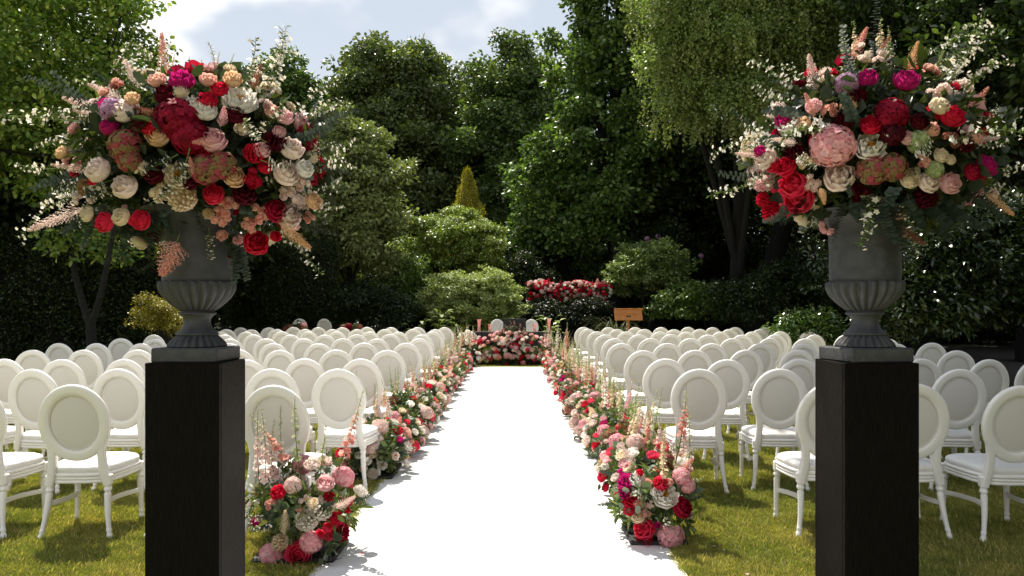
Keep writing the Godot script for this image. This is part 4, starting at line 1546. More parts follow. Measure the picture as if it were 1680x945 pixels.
func o_lectern(p: Vector3) -> void:
	var t := thing("wooden_lectern", "orange brown wooden lectern with slanted board behind the last chair row", "lectern", p)
	var m := MB.new()
	var b := Basis(Vector3.RIGHT, -0.5)
	m.box(Vector3(0, 1.19, 0), Vector3(0.74, 0.34, 0.025), 0.004, b)
	part(t, "board", m.done(), M.oak)
	m = MB.new()
	m.box(Vector3(0, 1.335, 0.07), Vector3(0.78, 0.03, 0.05), 0.004, b)
	part(t, "ledge", m.done(), M.oak)
	m = MB.new()
	m.box(Vector3(0, 0.56, -0.03), Vector3(0.06, 1.12, 0.06), 0.006)
	part(t, "post", m.done(), M.oak)
	m = MB.new()
	m.box(Vector3(0, 1.12, 0.02), Vector3(0.12, 0.1, 0.05), 0.006)
	part(t, "bracket", m.done(), M.dark_timber)
	m = MB.new()
	m.box(Vector3(0, 0.02, -0.03), Vector3(0.4, 0.04, 0.4), 0.006)
	part(t, "base", m.done(), M.oak)

# ------------------------------------------------------------------ trees and shrubs
var leaf_kinds := {}

func leaf_sets() -> void:
	# each: two clump meshes
	var d := {
		"beech": [52, 0.42, 0.125, 0.08, Color(0.10, 0.18, 0.03), Color(0.34, 0.40, 0.09), 0.5, 0.9],
		"whitebeam": [52, 0.40, 0.17, 0.10, Color(0.114, 0.152, 0.065), Color(0.334, 0.382, 0.198), 0.6, 0.8],
		"olive": [52, 0.5, 0.20, 0.12, Color(0.070, 0.101, 0.032), Color(0.260, 0.295, 0.105), 0.7, 0.6],
		"oak": [52, 0.44, 0.19, 0.12, Color(0.055, 0.102, 0.026), Color(0.249, 0.357, 0.092), 0.6, 0.8],
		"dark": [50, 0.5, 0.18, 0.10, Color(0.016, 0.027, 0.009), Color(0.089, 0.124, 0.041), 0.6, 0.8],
		"maple": [56, 0.3, 0.12, 0.07, Color(0.152, 0.227, 0.055), Color(0.433, 0.494, 0.185), 0.45, 1.2],
		"dogwood": [60, 0.28, 0.105, 0.062, Color(0.190, 0.258, 0.088), Color(0.480, 0.531, 0.290), 0.4, 1.3],
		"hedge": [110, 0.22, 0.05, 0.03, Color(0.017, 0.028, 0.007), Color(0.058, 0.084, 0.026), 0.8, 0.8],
		"laurel": [60, 0.34, 0.135, 0.05, Color(0.018, 0.032, 0.011), Color(0.057, 0.081, 0.028), 0.7, 1.1],
		"golden": [60, 0.2, 0.12, 0.035, Color(0.26, 0.24, 0.02), Color(0.62, 0.50, 0.06), 1.3, 0.3],
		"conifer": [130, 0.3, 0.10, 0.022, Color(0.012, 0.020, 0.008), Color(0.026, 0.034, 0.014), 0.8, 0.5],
		"birch_leaf": [70, 0.4, 0.09, 0.066, Color(0.133, 0.191, 0.050), Color(0.342, 0.381, 0.165), 0.9, 0.5],
		"yellow": [70, 0.24, 0.06, 0.035, Color(0.24, 0.22, 0.03), Color(0.40, 0.30, 0.05), 0.7, 1.2],
	}
	var s := 100
	for k in d:
		var e: Array = d[k]
		leaf_kinds[k] = [clump(e[0], e[1], e[2], e[3], e[4], e[5], s, e[6], e[7]), clump(e[0], e[1], e[2], e[3], e[4], e[5], s + 1, e[6], e[7])]
		s += 2
	# a hanging birch twig, about 1.3 m
	var ms := []
	for v in 2:
		var r := rng(300 + v)
		var m := MB.new()
		for q in 5:
			var a := r.randf() * TAU
			var top := Vector3(r.randf_range(-0.25, 0.25), 0, r.randf_range(-0.25, 0.25))
			var ln := r.randf_range(0.45, 1.0)
			for k in 26:
				var t := k / 26.0
				var p := top + Vector3(cos(a) * 0.14 * sin(t * 2.0) + r.randf_range(-0.05, 0.05), -ln * t, sin(a) * 0.14 * sin(t * 2.0) + r.randf_range(-0.05, 0.05))
				m.col = Color(0.12, 0.15, 0.04).lerp(Color(0.30, 0.31, 0.13), pow(r.randf(), 1.6)) * r.randf_range(0.75, 1.25)
				m.leaf(p, (rdir(r) * 0.8 + Vector3(0, -0.7, 0)).normalized(), (rdir(r) + Vector3(0, 0.5, 0)).normalized(), r.randf_range(0.065, 0.095), 0.055)
		ms.append(m.done())
	leaf_kinds["birch"] = ms

# lobes: [centre, radii]; leaf clumps sit in their shells
func crown(t: Node3D, lobes: Array, kind: String, dens: float, seed: int, scale := 1.0, tint := Color(1, 1, 1), glossy := false, tumble := 0.5) -> void:
	var r := rng(seed)
	var xs := [[] as Array[Transform3D], [] as Array[Transform3D]]
	var cs := [PackedColorArray(), PackedColorArray()]
	for l in lobes:
		var c: Vector3 = l[0]
		var rad: Vector3 = l[1]
		var area := 4.0 * PI * pow((pow(rad.x * rad.y, 1.6) + pow(rad.x * rad.z, 1.6) + pow(rad.y * rad.z, 1.6)) / 3.0, 1.0 / 1.6)
		var n := int(area * dens / (scale * scale)) + 2
		var shade := r.randf_range(0.85, 1.15)
		for k in n:
			var d := rdir(r)
			if d.y < -0.35 and r.randf() < 0.5: d.y = -d.y
			var f := 0.55 + 0.5 * pow(r.randf(), 0.6)
			if r.randf() < 0.13: f = r.randf_range(1.1, 1.45)
			var p := c + Vector3(d.x * rad.x, d.y * rad.y, d.z * rad.z) * f
			var s := scale * r.randf_range(0.7, 1.25)
			var w := k % 2
			var b := Basis(Vector3.UP, r.randf() * TAU)
			if kind != "birch": b = Basis(rdir(r), r.randf() * tumble) * b
			xs[w].append(Transform3D(b.scaled(Vector3.ONE * s), p))
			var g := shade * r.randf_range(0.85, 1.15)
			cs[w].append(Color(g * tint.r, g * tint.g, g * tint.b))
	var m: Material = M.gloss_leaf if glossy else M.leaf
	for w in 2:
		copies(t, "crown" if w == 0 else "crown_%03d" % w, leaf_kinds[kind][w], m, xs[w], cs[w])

func crown_extra(t: Node3D, lobes: Array, kind: String, dens: float, seed: int, scale: float, tint: Color) -> void:
	var inner := Node3D.new()
	inner.name = "leafy_crown"
	t.add_child(inner)
	crown(inner, lobes, kind, dens, seed, scale, tint)

func lobes_in(c: Vector3, rad: Vector3, n: int, lr: float, seed: int, flat := 0.75, low := -0.7) -> Array:
	var r := rng(seed)
	var out := []
	for k in n:
		var y := lerpf(1.0, low, (k + 0.5) / n)
		var a := k * 2.39996 + r.randf_range(-0.5, 0.5)
		var s := sqrt(maxf(0.0, 1 - y * y))
		var f := r.randf_range(0.5, 1.08)
		var q := lr * r.randf_range(0.65, 1.35)
		out.append([c + Vector3(cos(a) * s * rad.x, y * rad.y, sin(a) * s * rad.z) * f, Vector3(q, q * flat, q)])
	return out

func trunk(t: Node3D, base: Vector3, top: Vector3, r0: float, seed: int, lobes: Array, limbs: int, from := 0.35) -> void:
	var r := rng(seed)
	var m := MB.new()
	var path := PackedVector3Array()
	var rad := PackedFloat32Array()
	for k in 11:
		var f := k / 10.0
		path.append(base.lerp(top, f) + Vector3(sin(f * 5.0 + seed) * r0 * 0.8, 0, cos(f * 4.0 + seed) * r0 * 0.6) * f)
		rad.append(r0 * (1.35 if k == 0 else 1.0) * lerpf(1.0, 0.25, f))
	m.tube(path, rad, 10)
	part(t, "trunk", m.done(), M.bark)
	if lobes.is_empty(): return
	for k in limbs:
		var l: Array = lobes[(k * 7) % lobes.size()]
		var f := r.randf_range(from, 0.85)
		var s := path[int(f * 10)]
		var e: Vector3 = l[0]
		m = MB.new()
		m.tube(curve(s, s.lerp(e, 0.5) + Vector3(0, 0.25 * s.distance_to(e) * 0.4, 0), e, 8), taper(9, r0 * 0.42 * (1.1 - f * 0.6), r0 * 0.07), 7)
		part(t, "limb", m.done(), M.bark)

func tree(called: String, label: String, base: Vector3, ctr: Vector3, rad: Vector3, n: int, lr: float, kind: String, dens: float, seed: int, r0: float, scale := 1.0, tint := Color(1, 1, 1), limbs := 8, flat := 0.75, low := -0.7, extra := [], group := "trees behind the garden") -> Node3D:
	var t := thing(called, label, "tree", base, 0.0, group)
	var c := ctr - base
	var lobes := lobes_in(c, rad, n, lr, seed, flat, low)
	for e in extra: lobes.append([e[0] - base, e[1]])
	trunk(t, Vector3(0, -0.1, 0), Vector3(c.x, c.y + rad.y * 0.6, c.z), r0, seed, lobes, limbs)
	crown(t, lobes, kind, dens, seed, scale, tint)
	return t

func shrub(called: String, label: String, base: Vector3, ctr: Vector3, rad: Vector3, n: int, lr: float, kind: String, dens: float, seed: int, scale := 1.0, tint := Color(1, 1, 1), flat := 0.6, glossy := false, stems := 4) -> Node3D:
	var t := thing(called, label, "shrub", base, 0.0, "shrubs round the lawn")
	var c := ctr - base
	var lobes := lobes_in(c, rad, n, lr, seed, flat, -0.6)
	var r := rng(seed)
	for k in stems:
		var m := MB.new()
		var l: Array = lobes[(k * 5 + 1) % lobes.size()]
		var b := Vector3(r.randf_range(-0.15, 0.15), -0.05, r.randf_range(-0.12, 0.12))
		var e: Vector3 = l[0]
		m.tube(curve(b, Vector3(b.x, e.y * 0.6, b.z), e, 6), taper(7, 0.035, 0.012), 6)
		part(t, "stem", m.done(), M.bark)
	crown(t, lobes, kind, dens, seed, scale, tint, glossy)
	return t

func hedge(label: String, a: Vector3, b: Vector3, h: float, w: float, kind: String, dens: float, seed: int, scale := 1.0, rough := 0.08) -> void:
	var t := thing("hedge", label, "hedge", a, 0.0, "hedges round the lawn")
	var r := rng(seed)
	var ax := (b - a)
	var ln := ax.length()
	var side := ax.normalized().cross(Vector3.UP)
	var m := MB.new()
	m.box(ax / 2 + Vector3(0, h / 2 - 0.1, 0), Vector3(ln * 0.97, h - 0.5, w * 0.55), 0.05, Basis(ax.normalized(), Vector3.UP, -side))
	part(t, "woody_core", m.done(), M.bark)
	var xs := [[] as Array[Transform3D], [] as Array[Transform3D]]
	var cs := [PackedColorArray(), PackedColorArray()]
	var bump := FastNoiseLite.new()
	bump.frequency = 0.7
	bump.seed = seed
	var n := int((ln * h * 2.0 + ln * w + 2.0 * w * h) * dens)
	for k in n:
		var u := r.randf()
		var q: Vector3
		var pick := r.randf() * (2.0 * h + w)
		var nz := bump.get_noise_2d(u * ln, pick) * rough * 2.0 + r.randf_range(-rough, rough)
		if pick < w: q = ax * u + side * (pick - w / 2) + Vector3(0, h + nz, 0)
		elif pick < w + h: q = ax * u + side * (w / 2 + nz) + Vector3(0, pick - w, 0)
		else: q = ax * u - side * (w / 2 + nz) + Vector3(0, pick - w - h, 0)
		if r.randf() < 0.06: q = Vector3(0, r.randf() * h, 0) + side * r.randf_range(-w / 2, w / 2) + (ax if r.randf() < 0.5 else Vector3.ZERO)
		var s := scale * r.randf_range(0.75, 1.25)
		xs[k % 2].append(Transform3D(Basis(rdir(r), r.randf() * 1.2).scaled(Vector3.ONE * s), q))
		var g := r.randf_range(0.75, 1.25)
		cs[k % 2].append(Color(g, g, g))
	for k in 2:
		copies(t, "foliage" if k == 0 else "foliage_001", leaf_kinds[kind][k], M.leaf, xs[k], cs[k])

func cone_tree(called: String, label: String, base: Vector3, h: float, rad: float, kind: String, n: int, seed: int, scale := 1.0) -> void:
	var t := thing(called, label, "tree", base, 0.0, "conifers behind the garden")
	var r := rng(seed)
	trunk(t, Vector3(0, -0.1, 0), Vector3(0, h * 0.95, 0), rad * 0.1, seed, [], 0)
	var xs := [[] as Array[Transform3D], [] as Array[Transform3D]]
	var cs := [PackedColorArray(), PackedColorArray()]
	for k in n:
		var f := pow(r.randf(), 1.3)
		var a := r.randf() * TAU
		var rr := rad * pow(1.0 - f, 0.85) * (0.6 + 0.4 * r.randf() + 0.2 * sin(a * 5.0 + f * 26.0)) + 0.04
		var s := scale * r.randf_range(0.7, 1.2) * (1.0 - 0.35 * f)
		xs[k % 2].append(Transform3D(Basis(Vector3(sin(a), 0, -cos(a)), r.randf_range(-0.2, 0.9)).scaled(Vector3(s * 0.8, s * 1.5, s * 0.8)), Vector3(cos(a) * rr, 0.1 + f * h, sin(a) * rr)))
		var g := r.randf_range(0.75, 1.25)
		cs[k % 2].append(Color(g, g, g))
	for k in 2:
		copies(t, "crown" if k == 0 else "crown_001", leaf_kinds[kind][k], M.leaf, xs[k], cs[k])

func shade_spot(r: RandomNumberGenerator) -> Vector3:
	var d := r.randf_range(9.6, 15.2)
	return Vector3(0.45 + (d - 10.2) * 0.24 + 3.2 * r.randf(), r.randf_range(8.6, 9.8), -(d - 1.15))

func make_trees() -> void:
	leaf_sets()
	# forked beech over the hedge-side seats
	var b := ground(-7.3, 13.2)
	var t := thing("beech_tree", "forked beech with yellow green sunlit leaves above the hedge-side chairs", "tree", b, 0.0, "trees round the lawn")
	var lobes := lobes_in(at(28, 110, 13.6) - b, Vector3(1.9, 2.4, 1.7), 30, 0.66, 41, 0.55, -0.8)
	for e in [[200, 20, 0.42], [180, -30, 0.6], [195, 110, 0.36], [160, 150, 0.5], [60, 300, 0.5], [130, 240, 0.45], [110, 400, 0.4], [180, 400, 0.35], [-60, 250, 0.9]]:
		lobes.append([at(e[0], e[1], 13.4) - b, Vector3(e[2], e[2] * 0.6, e[2])])
	for e in [[-60, 60, 1.1], [20, 30, 1.1], [90, 60, 0.9], [130, 110, 0.7], [40, 130, 1.0], [-40, 160, 1.1], [150, 10, 0.7], [100, 160, 0.7]]:
		lobes.append([at(e[0], e[1], 16.0) - b, Vector3(e[2], e[2] * 0.6, e[2])])
	var m := MB.new()
	m.tube(PackedVector3Array([Vector3(0, -0.1, 0), Vector3(0.03, 0.5, 0), Vector3(0.0, 1.2, 0)]), PackedFloat32Array([0.11, 0.085, 0.08]), 10)
	part(t, "trunk", m.done(), M.bark)
	for e in [[-0.9, 5.0, -0.3, 0.07], [0.8, 5.2, 0.2, 0.065]]:
		m = MB.new()
		m.tube(curve(Vector3(0, 1.15, 0), Vector3(e[0] * 0.6, 2.0, e[2]), Vector3(e[0], e[1], e[2]), 10), taper(11, e[3], 0.02), 8)
		part(t, "limb", m.done(), M.bark)
	for k in 8:
		m = MB.new()
		var l: Array = lobes[(k * 5) % lobes.size()]
		m.tube(curve(Vector3(-0.6 if k % 2 == 0 else 0.55, 2.6 + 0.25 * k, -0.1), (l[0] as Vector3) * 0.6 + Vector3(0, 1.6, 0), l[0], 8), taper(9, 0.035, 0.008), 6)
		part(t, "branch", m.done(), M.bark)
	crown(t, lobes, "beech", 3.0, 42, 0.8)
	# a tall dark evergreen behind it
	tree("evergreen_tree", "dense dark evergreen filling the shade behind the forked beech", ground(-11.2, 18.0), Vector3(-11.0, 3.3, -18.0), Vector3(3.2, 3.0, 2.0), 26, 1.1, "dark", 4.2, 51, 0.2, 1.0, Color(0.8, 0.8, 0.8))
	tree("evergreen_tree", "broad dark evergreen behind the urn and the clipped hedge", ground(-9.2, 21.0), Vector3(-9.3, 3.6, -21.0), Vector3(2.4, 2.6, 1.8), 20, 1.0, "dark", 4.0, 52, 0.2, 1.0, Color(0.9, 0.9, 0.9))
	hedge("tall dark hedge in the shade behind the forked beech's trunk", ground(-14.5, 15.8), ground(-7.0, 16.6), 2.9, 1.1, "hedge", 20.0, 61, 1.15, 0.14)
	hedge("clipped hedge with sunlit top behind the hedge-side chairs", ground(-8.2, 22.3), ground(-5.35, 22.9), 3.1, 1.2, "hedge", 22.0, 62, 1.1, 0.09)
	shrub("yellow_shrub", "small yellow green shrub glowing in sun behind the urn on the hedge side", ground(-6.3, 14.0), at(262, 522, 14.0), Vector3(0.3, 0.42, 0.25), 10, 0.2, "yellow", 10.0, 63, 0.6)
	shrub("yellow_shrub", "tall thin yellow green sapling in sun beside the urn's body", ground(-6.6, 15.6), at(300, 420, 15.6), Vector3(0.5, 0.9, 0.3), 12, 0.25, "yellow", 7.0, 64, 0.7, Color(0.6, 0.8, 0.6))
	# grey green whitebeam
	tree("whitebeam_tree", "grey green rounded whitebeam standing free left of the golden conifer".replace(" left of", " apart from"), ground(-5.2, 24.5), at(572, 335, 24.5), Vector3(1.75, 2.8, 1.6), 64, 0.48, "whitebeam", 3.9, 71, 0.14, 0.8, Color(1.3, 1.22, 1.0), 10, 0.8, -0.9)
	# far trees on the skyline
	tree("skyline_tree", "narrow dark tree on the skyline behind the crimson bouquet", ground(-11.3, 36.0), at(450, 250, 36.0), Vector3(2.2, 4.2, 2.0), 60, 0.66, "oak", 2.8, 81, 0.3, 1.0, Color(1, 1, 1), 8, 0.75, -0.7, [[at(450, 128, 36), Vector3(0.9, 0.7, 0.9)], [at(425, 150, 36), Vector3(0.9, 0.7, 0.9)], [at(478, 150, 36), Vector3(0.9, 0.7, 0.9)], [at(410, 190, 36), Vector3(0.9, 0.8, 0.9)], [at(490, 195, 36), Vector3(0.9, 0.8, 0.9)]])
	tree("skyline_tree", "huge dome-shaped olive green tree on the skyline, tallest near the clouds", ground(-6.0, 43.0), at(660, 262, 43.0), Vector3(4.4, 6.6, 4.0), 140, 0.82, "olive", 2.7, 82, 0.5, 1.1, Color(1, 1, 1), 14, 0.85, -0.8)
	tree("skyline_tree", "pointed dark green tree on the skyline above the layered shrub", ground(0.3, 40.0), at(852, 265, 40.0), Vector3(3.0, 5.9, 2.6), 100, 0.70, "olive", 2.7, 83, 0.35, 1.05, Color(0.85, 0.98, 0.85), 10, 0.85, -0.8, [[at(846, 105, 40), Vector3(0.7, 1.0, 0.7)], [at(875, 130, 40), Vector3(0.8, 0.8, 0.8)]])
	# tall oak
	tree("oak_tree", "very tall leafy oak rising out of view beside the weeping birch", ground(3.9, 29.0), at(1015, 150, 29.0), Vector3(2.5, 8.0, 2.6), 130, 0.58, "oak", 3.4, 84, 0.32, 0.95, Color(1, 1, 1), 14, 0.6, -0.92, [[at(880, 300, 29), Vector3(0.9, 0.7, 0.9)], [at(900, 250, 29), Vector3(0.9, 0.7, 0.9)], [at(885, 350, 29), Vector3(0.8, 0.6, 0.8)], [at(958, 110, 29), Vector3(0.7, 0.5, 0.7)], [at(940, 200, 29), Vector3(0.8, 0.6, 0.8)], [at(930, 300, 29), Vector3(1.0, 0.8, 0.9)], [at(930, 390, 29), Vector3(1.0, 0.8, 0.9)], [at(870, 380, 29), Vector3(0.8, 0.6, 0.8)]])
	# weeping birch with forked trunk
	b = ground(7.0, 23.5)
	t = thing("weeping_birch", "weeping birch with hanging pale green twigs in sun above the lectern side", "tree", b, 0.0, "trees round the lawn")
	lobes = lobes_in(at(1200, 40, 21.0) - b, Vector3(2.4, 3.0, 1.8), 46, 0.6, 45, 0.8, -0.8)
	for e in [[1080, 150, 0.6], [1130, 190, 0.7], [1190, 170, 0.8], [1250, 190, 0.7], [1100, 90, 0.6], [1300, 120, 0.8], [1070, 60, 0.5], [1160, 230, 0.4], [1330, 60, 0.8], [1380, 20, 0.8], [1360, 120, 0.6], [1290, 20, 0.9], [1240, 240, 0.5], [1090, 210, 0.4]]:
		lobes.append([at(e[0], e[1] - 40, 20.6) - b, Vector3(e[2], e[2] * 0.8, e[2])])
	trunk(t, Vector3(0, -0.1, 0), Vector3(-0.6, 8.5, 1.2), 0.3, 5, lobes, 12, 0.2)
	crown(t, lobes, "birch", 1.25, 46, 0.85, Color(1.3, 1.35, 1.3))
	crown_extra(t, lobes, "birch_leaf", 3.2, 47, 0.8, Color(1.1, 1.15, 1.05))
	tree("alder_tree", "light leafed tree arching over the burgundy bouquet, next to the weeping birch", ground(12.5, 24.0), at(1500, 60, 22.5), Vector3(3.6, 2.9, 1.8), 64, 0.6, "birch_leaf", 2.6, 56, 0.22, 1.0, Color(1.05, 1.15, 0.85), 12, 0.6, -0.8)
	# dark wood on the lectern side
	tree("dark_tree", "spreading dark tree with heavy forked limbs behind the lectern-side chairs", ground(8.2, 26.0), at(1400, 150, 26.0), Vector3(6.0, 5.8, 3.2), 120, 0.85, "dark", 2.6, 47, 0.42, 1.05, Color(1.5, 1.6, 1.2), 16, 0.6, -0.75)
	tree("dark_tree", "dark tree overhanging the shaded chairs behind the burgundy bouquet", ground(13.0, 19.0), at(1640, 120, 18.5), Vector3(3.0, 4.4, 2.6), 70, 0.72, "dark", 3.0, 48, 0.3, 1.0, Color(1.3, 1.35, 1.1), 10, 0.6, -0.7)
	tree("dark_tree", "low dark tree between the oak and the forked birch trunk", ground(5.6, 31.0), at(1110, 330, 31.0), Vector3(3.0, 3.4, 2.4), 34, 1.1, "dark", 2.8, 49, 0.25, 1.2, Color(1.2, 1.2, 1.1), 8, 0.65, -0.85)
	# the garden goes on beside the camera: trees past the lectern-side seats
	var near := [[7.6, 2.6, 6.2, 2.2], [8.4, -2.5, 5.6, 2.6]]
	for k in near.size():
		var e: Array = near[k]
		tree("garden_tree", "dark tree past the shaded seats, %s from the overhanging tree along the lawn edge" % ORDINAL[k], ground(e[0], e[1]), Vector3(e[0], e[2] * 0.78, -e[1]), Vector3(e[3], e[2] * 0.8, e[3]), 30, 1.15, "dark", 2.2, 700 + k, 0.25, 1.3, Color(0.95, 0.95, 0.9), 6, 0.8, -1.0, [], "dark trees along the lectern-side lawn edge")
	# wood that closes the view behind everything
	var wood := [[-24, 34, 5.5], [-16, 40, 5.0], [-11.5, 47, 4.6], [-2.5, 49, 5.0], [5, 46, 5.0], [11, 38, 5.2], [18, 34, 5.5], [25, 28, 5.5], [-20, 24, 4.6], [18.5, 22, 5.0]]
	var woods := ["far dark tree beyond the beech at the lawn's corner", "far dark tree behind the crimson bouquet", "far dark tree below the narrow skyline tree", "far dark tree under the skyline between the two tallest", "far dark tree behind the oak's trunk", "far dark tree behind the weeping birch", "far dark tree behind the burgundy bouquet", "far dark tree beyond the shaded chairs", "far dark tree at the edge past the beech", "far dark tree at the edge past the laurel hedge"]
	for k in wood.size():
		var e: Array = wood[k]
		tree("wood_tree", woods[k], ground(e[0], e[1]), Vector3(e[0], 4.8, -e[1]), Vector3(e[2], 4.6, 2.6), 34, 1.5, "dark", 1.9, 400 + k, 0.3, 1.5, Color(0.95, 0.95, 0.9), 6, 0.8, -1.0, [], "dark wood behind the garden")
	hedge("far tall dark hedge closing the garden behind every tree", ground(-45.0, 54.0), ground(45.0, 54.0), 5.5, 2.4, "hedge", 3.2, 66, 3.2, 0.4)
	hedge("tall dark hedge in shade behind the lectern-side shrubs", ground(4.4, 33.0), ground(21.0, 25.0), 3.4, 1.4, "hedge", 7.0, 67, 2.0, 0.25)
	hedge("dark hedge in shade behind the pale maple and the whitebeam", ground(-9.0, 31.5), ground(1.0, 34.5), 3.0, 1.4, "hedge", 7.0, 68, 2.0, 0.25)
	# conifers
	cone_tree("golden_conifer", "pointed golden yellow conifer rising above the pale maple", ground(-1.93, 33.0), 6.9, 1.85, "golden", 1500, 91, 1.0)
	cone_tree("dark_conifer", "dark cone-shaped conifer behind the garland of flowers", ground(1.7, 30.0), 5.6, 1.6, "conifer", 1500, 92, 1.2)
	cone_tree("dark_conifer", "dark conifer in shade behind the pale dogwood, nearest the clipped hedge", ground(-3.6, 28.0), 4.6, 1.3, "conifer", 1100, 93, 1.2)
	# garden shrubs
	shrub("maple_shrub", "pale green spreading maple under the golden conifer", ground(-2.1, 27.0), at(742, 415, 27.0), Vector3(1.85, 1.5, 1.3), 84, 0.34, "maple", 4.4, 94, 0.75, Color(1.0, 0.98, 0.8), 0.62)
	shrub("dogwood_shrub", "flat-topped pale dogwood in tiers behind the flower mound", ground(-1.2, 23.2), at(776, 496, 23.2), Vector3(1.5, 1.0, 1.1), 90, 0.25, "dogwood", 5.2, 95, 0.6, Color(1.1, 1.06, 0.92), 0.5, false, 6)
	shrub("maple_shrub", "light green loose shrub at the foot of the whitebeam", ground(-3.4, 25.0), at(660, 480, 25.0), Vector3(0.9, 1.2, 0.8), 24, 0.42, "maple", 4.5, 96, 0.8, Color(0.62, 0.7, 0.6), 0.45)
	shrub("dark_shrub", "low dark shrub between the clipped hedge and the dogwood", ground(-4.3, 22.6), at(610, 510, 22.6), Vector3(1.0, 0.6, 0.6), 18, 0.42, "laurel", 5.0, 97, 0.8)
	shrub("dark_shrub", "low dark shrub in the shade under the tiered dogwood", ground(-1.8, 25.6), at(760, 505, 25.6), Vector3(1.6, 0.7, 0.5), 26, 0.42, "laurel", 5.0, 108, 0.8)
	shrub("dark_shrub", "dark shrub between the dogwood and the timber rail structure", ground(0.35, 26.4), at(850, 480, 26.4), Vector3(0.9, 1.0, 0.5), 20, 0.42, "laurel", 5.0, 109, 0.8)
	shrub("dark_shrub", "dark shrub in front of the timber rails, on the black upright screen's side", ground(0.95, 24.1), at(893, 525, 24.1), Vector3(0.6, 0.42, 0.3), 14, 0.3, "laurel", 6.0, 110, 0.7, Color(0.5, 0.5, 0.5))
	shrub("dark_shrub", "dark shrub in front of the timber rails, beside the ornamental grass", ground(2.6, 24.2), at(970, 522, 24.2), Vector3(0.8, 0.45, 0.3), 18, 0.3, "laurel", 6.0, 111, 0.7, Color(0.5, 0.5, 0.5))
	shrub("pale_shrub", "pale sunlit shrub with drooping sprays behind the lectern", ground(4.3, 24.5), at(1062, 448, 24.5), Vector3(1.2, 0.95, 0.9), 26, 0.42, "dogwood", 4.6, 98, 0.8, Color(0.85, 0.9, 0.7), 0.5)
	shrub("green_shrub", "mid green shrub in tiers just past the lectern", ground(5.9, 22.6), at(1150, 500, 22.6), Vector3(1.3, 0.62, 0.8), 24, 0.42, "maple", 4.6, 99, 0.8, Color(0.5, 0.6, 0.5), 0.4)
	shrub("green_shrub", "dark green shrub behind the tenth lectern-side chair row", ground(7.9, 21.4), at(1270, 490, 21.4), Vector3(1.4, 0.9, 0.8), 24, 0.5, "laurel", 4.6, 101, 0.9)
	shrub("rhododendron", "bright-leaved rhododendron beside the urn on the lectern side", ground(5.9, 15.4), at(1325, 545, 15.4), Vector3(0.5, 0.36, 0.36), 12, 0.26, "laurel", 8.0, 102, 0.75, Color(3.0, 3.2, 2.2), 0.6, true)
	shrub("laurel_shrub", "glossy dark laurel bank in shade behind the last shaded chairs", ground(9.4, 13.6), at(1640, 470, 13.6), Vector3(2.3, 1.35, 0.9), 40, 0.55, "laurel", 6.0, 103, 0.9, Color(1, 1, 1), 0.7, true)
	shrub("laurel_shrub", "dark laurel beside the urn's bowl on the lectern side", ground(8.3, 16.2), at(1490, 470, 16.2), Vector3(1.3, 1.3, 0.9), 28, 0.55, "laurel", 5.0, 104, 0.9, Color(1, 1, 1), 0.7, true)
	# purple rhododendron flowers under the oak
	b = ground(5.0, 27.0)
	t = shrub("rhododendron", "dark rhododendron with a few pink purple flower heads under the oak", b, at(1082, 415, 27.0), Vector3(1.3, 0.9, 0.8), 22, 0.5, "laurel", 4.0, 105, 0.9)
	var r := rng(8)
	for e in [[1080, 388], [1076, 398], [1086, 402], [1118, 428], [1150, 420], [1062, 392]]:
		bloom(t, "hydrangea", "lilac", at(e[0], e[1], 26.0) - b, Vector3(0, 0.6, 0.8), 0.2, r)
	# arching grass by the lectern and broad leaves behind the mound
	b = ground(2.9, 21.6)
	t = thing("ornamental_grass", "clump of long arching green and cream grass beside the lectern", "plant", b)
	for k in 90:
		var a := r.randf() * TAU
		var ln := r.randf_range(0.7, 1.35)
		var d := Vector3(cos(a), 0, sin(a))
		var p0 := d * 0.15 * r.randf() + Vector3(r.randf_range(-0.25, 0.25), 0, 0)
		var path := curve(p0, p0 + d * ln * 0.18 + Vector3(0, ln * 1.05, 0), p0 + d * ln * 0.62 + Vector3(0, ln * r.randf_range(0.45, 0.8), 0), 6)
		m = MB.new()
		m.col = Color(0.12, 0.16, 0.05).lerp(Color(0.32, 0.34, 0.18), r.randf())
		m.bar(path, 0.016, 0.003, 0.004, 0.002, d.cross(Vector3.UP))
		part(t, "blade", m.done(), M.leaf)
	var spots := [[722, 21.4, 1.25], [752, 21.6, 1.15], [800, 22.0, 1.3], [835, 22.4, 1.3], [902, 21.6, 1.1], [690, 21.2, 1.0]]
	var names := ["hosta clump nearest the hedge-side aisle chairs, bright broad leaves", "broad-leaved hosta behind the hedge end of the signing table", "broad-leaved hosta under the dogwood, behind the table", "taller broad-leaved plant behind the black upright panel", "bright green strappy plant by the lectern-end candle holder", "small broad-leaved hosta at the end of the hedge-side rows"]
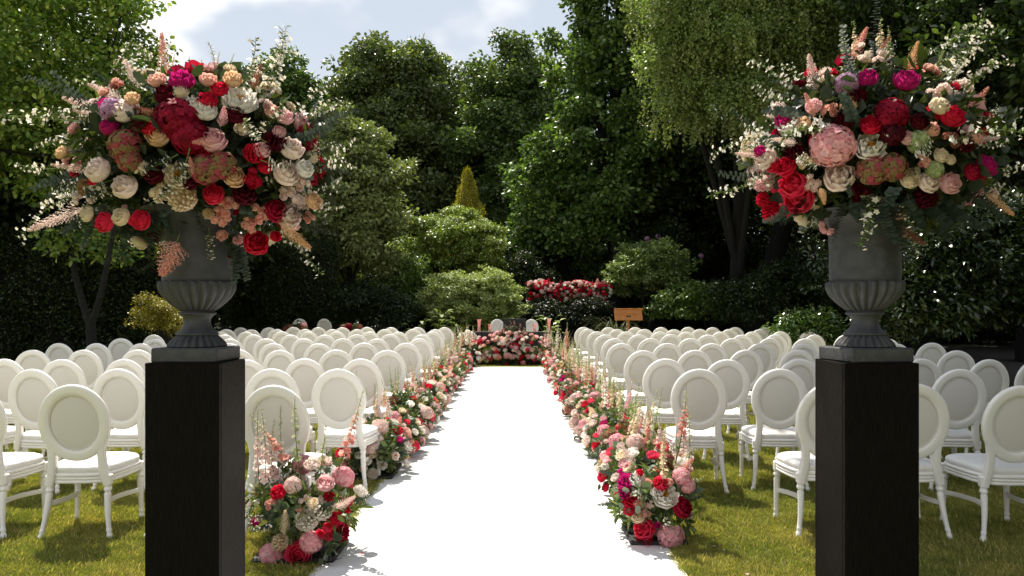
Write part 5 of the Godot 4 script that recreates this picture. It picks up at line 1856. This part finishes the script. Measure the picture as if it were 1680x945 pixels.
	for k in spots.size():
		var e: Array = spots[k]
		b = ground((e[0] - 840.0) / FOCAL * e[1], e[1])
		t = thing("hosta_plant", names[k], "plant", b, 0.0, "broad-leaved plants behind the flower mound")
		for j in 34:
			var a := r.randf() * TAU
			var hgt: float = r.randf_range(0.25, 0.95) * e[2]
			m = MB.new()
			m.col = Color(0.16, 0.24, 0.05).lerp(Color(0.34, 0.40, 0.12), r.randf())
			var d := Vector3(cos(a), r.randf_range(-0.2, 0.5), sin(a)).normalized()
			var tip := Vector3(cos(a) * 0.42 * r.randf(), hgt, sin(a) * 0.36 * r.randf())
			m.leaf(tip, d, Vector3(0, 1, 0.2), r.randf_range(0.16, 0.3), r.randf_range(0.08, 0.15), 0.3)
			m.tube(PackedVector3Array([Vector3.ZERO, tip * Vector3(0.5, 0.7, 0.5), tip]), PackedFloat32Array([0.006, 0.005, 0.003]), 4)
			part(t, "leaf", m.done(), M.leaf)
	# a tall tree whose bough hangs high over the lectern-side seats and shades them
	b = ground(9.5, 8.5)
	t = thing("overhanging_tree", "tall tree beside the lawn whose high bough shades the outer lectern-side chairs", "tree", b, 0.0, "trees round the lawn")
	lobes = []
	for e in [[0.0, 9.0, -7.6, 0.42], [0.6, 9.1, -8.0, 0.5], [0.9, 9.0, -7.3, 0.4], [0.15, 9.1, -7.9, 0.45], [0.35, 8.9, -7.3, 0.45], [0.5, 9.2, -8.4, 0.45], [0.95, 9.1, -7.8, 0.5], [1.3, 9.1, -7.4, 0.5], [1.4, 9.2, -8.1, 0.5], [4.2, 9.5, -11.8, 1.1], [5.0, 9.6, -10.2, 1.2], [6.2, 9.8, -9.6, 1.3], [7.2, 10.0, -9.0, 1.5], [8.6, 10.6, -8.6, 1.7], [10.2, 10.4, -9.5, 1.7], [9.2, 9.0, -7.5, 1.4]]:
		lobes.append([Vector3(e[0], e[1], e[2]) - b, Vector3(e[3], e[3] * 0.5, e[3])])
	var rb := rng(12)
	for k in 52:
		var q := rb.randf_range(0.5, 0.85)
		lobes.append([shade_spot(rb) - b, Vector3(q, q * 0.45, q)])
	trunk(t, Vector3(0, -0.1, 0), Vector3(-0.3, 11.5, 0), 0.3, 7, lobes, 12, 0.55)
	crown(t, lobes, "oak", 4.0, 107, 0.9)

func _ready() -> void:
	make_view()
	make_materials()
	make_ground()
	make_trees()
	make_chairs()
	make_pedestal(-1.344, 3.255, "tall black stained wooden pedestal under the urn on the clipped hedge side")
	make_pedestal(1.507, 3.255, "tall black stained wooden pedestal under the urn on the lectern side")
	make_urn(-1.344, 3.255, "grey lead-coloured fluted urn on the pedestal beside the clipped hedge seats", 0.0)
	make_urn(1.507, 3.255, "grey lead-coloured fluted urn with flared rim on the pedestal beside the lectern seats", 0.1)
	make_ceremony()
	make_aisle_flowers()
	make_bouquets()
	make_petals()
	make_grass()
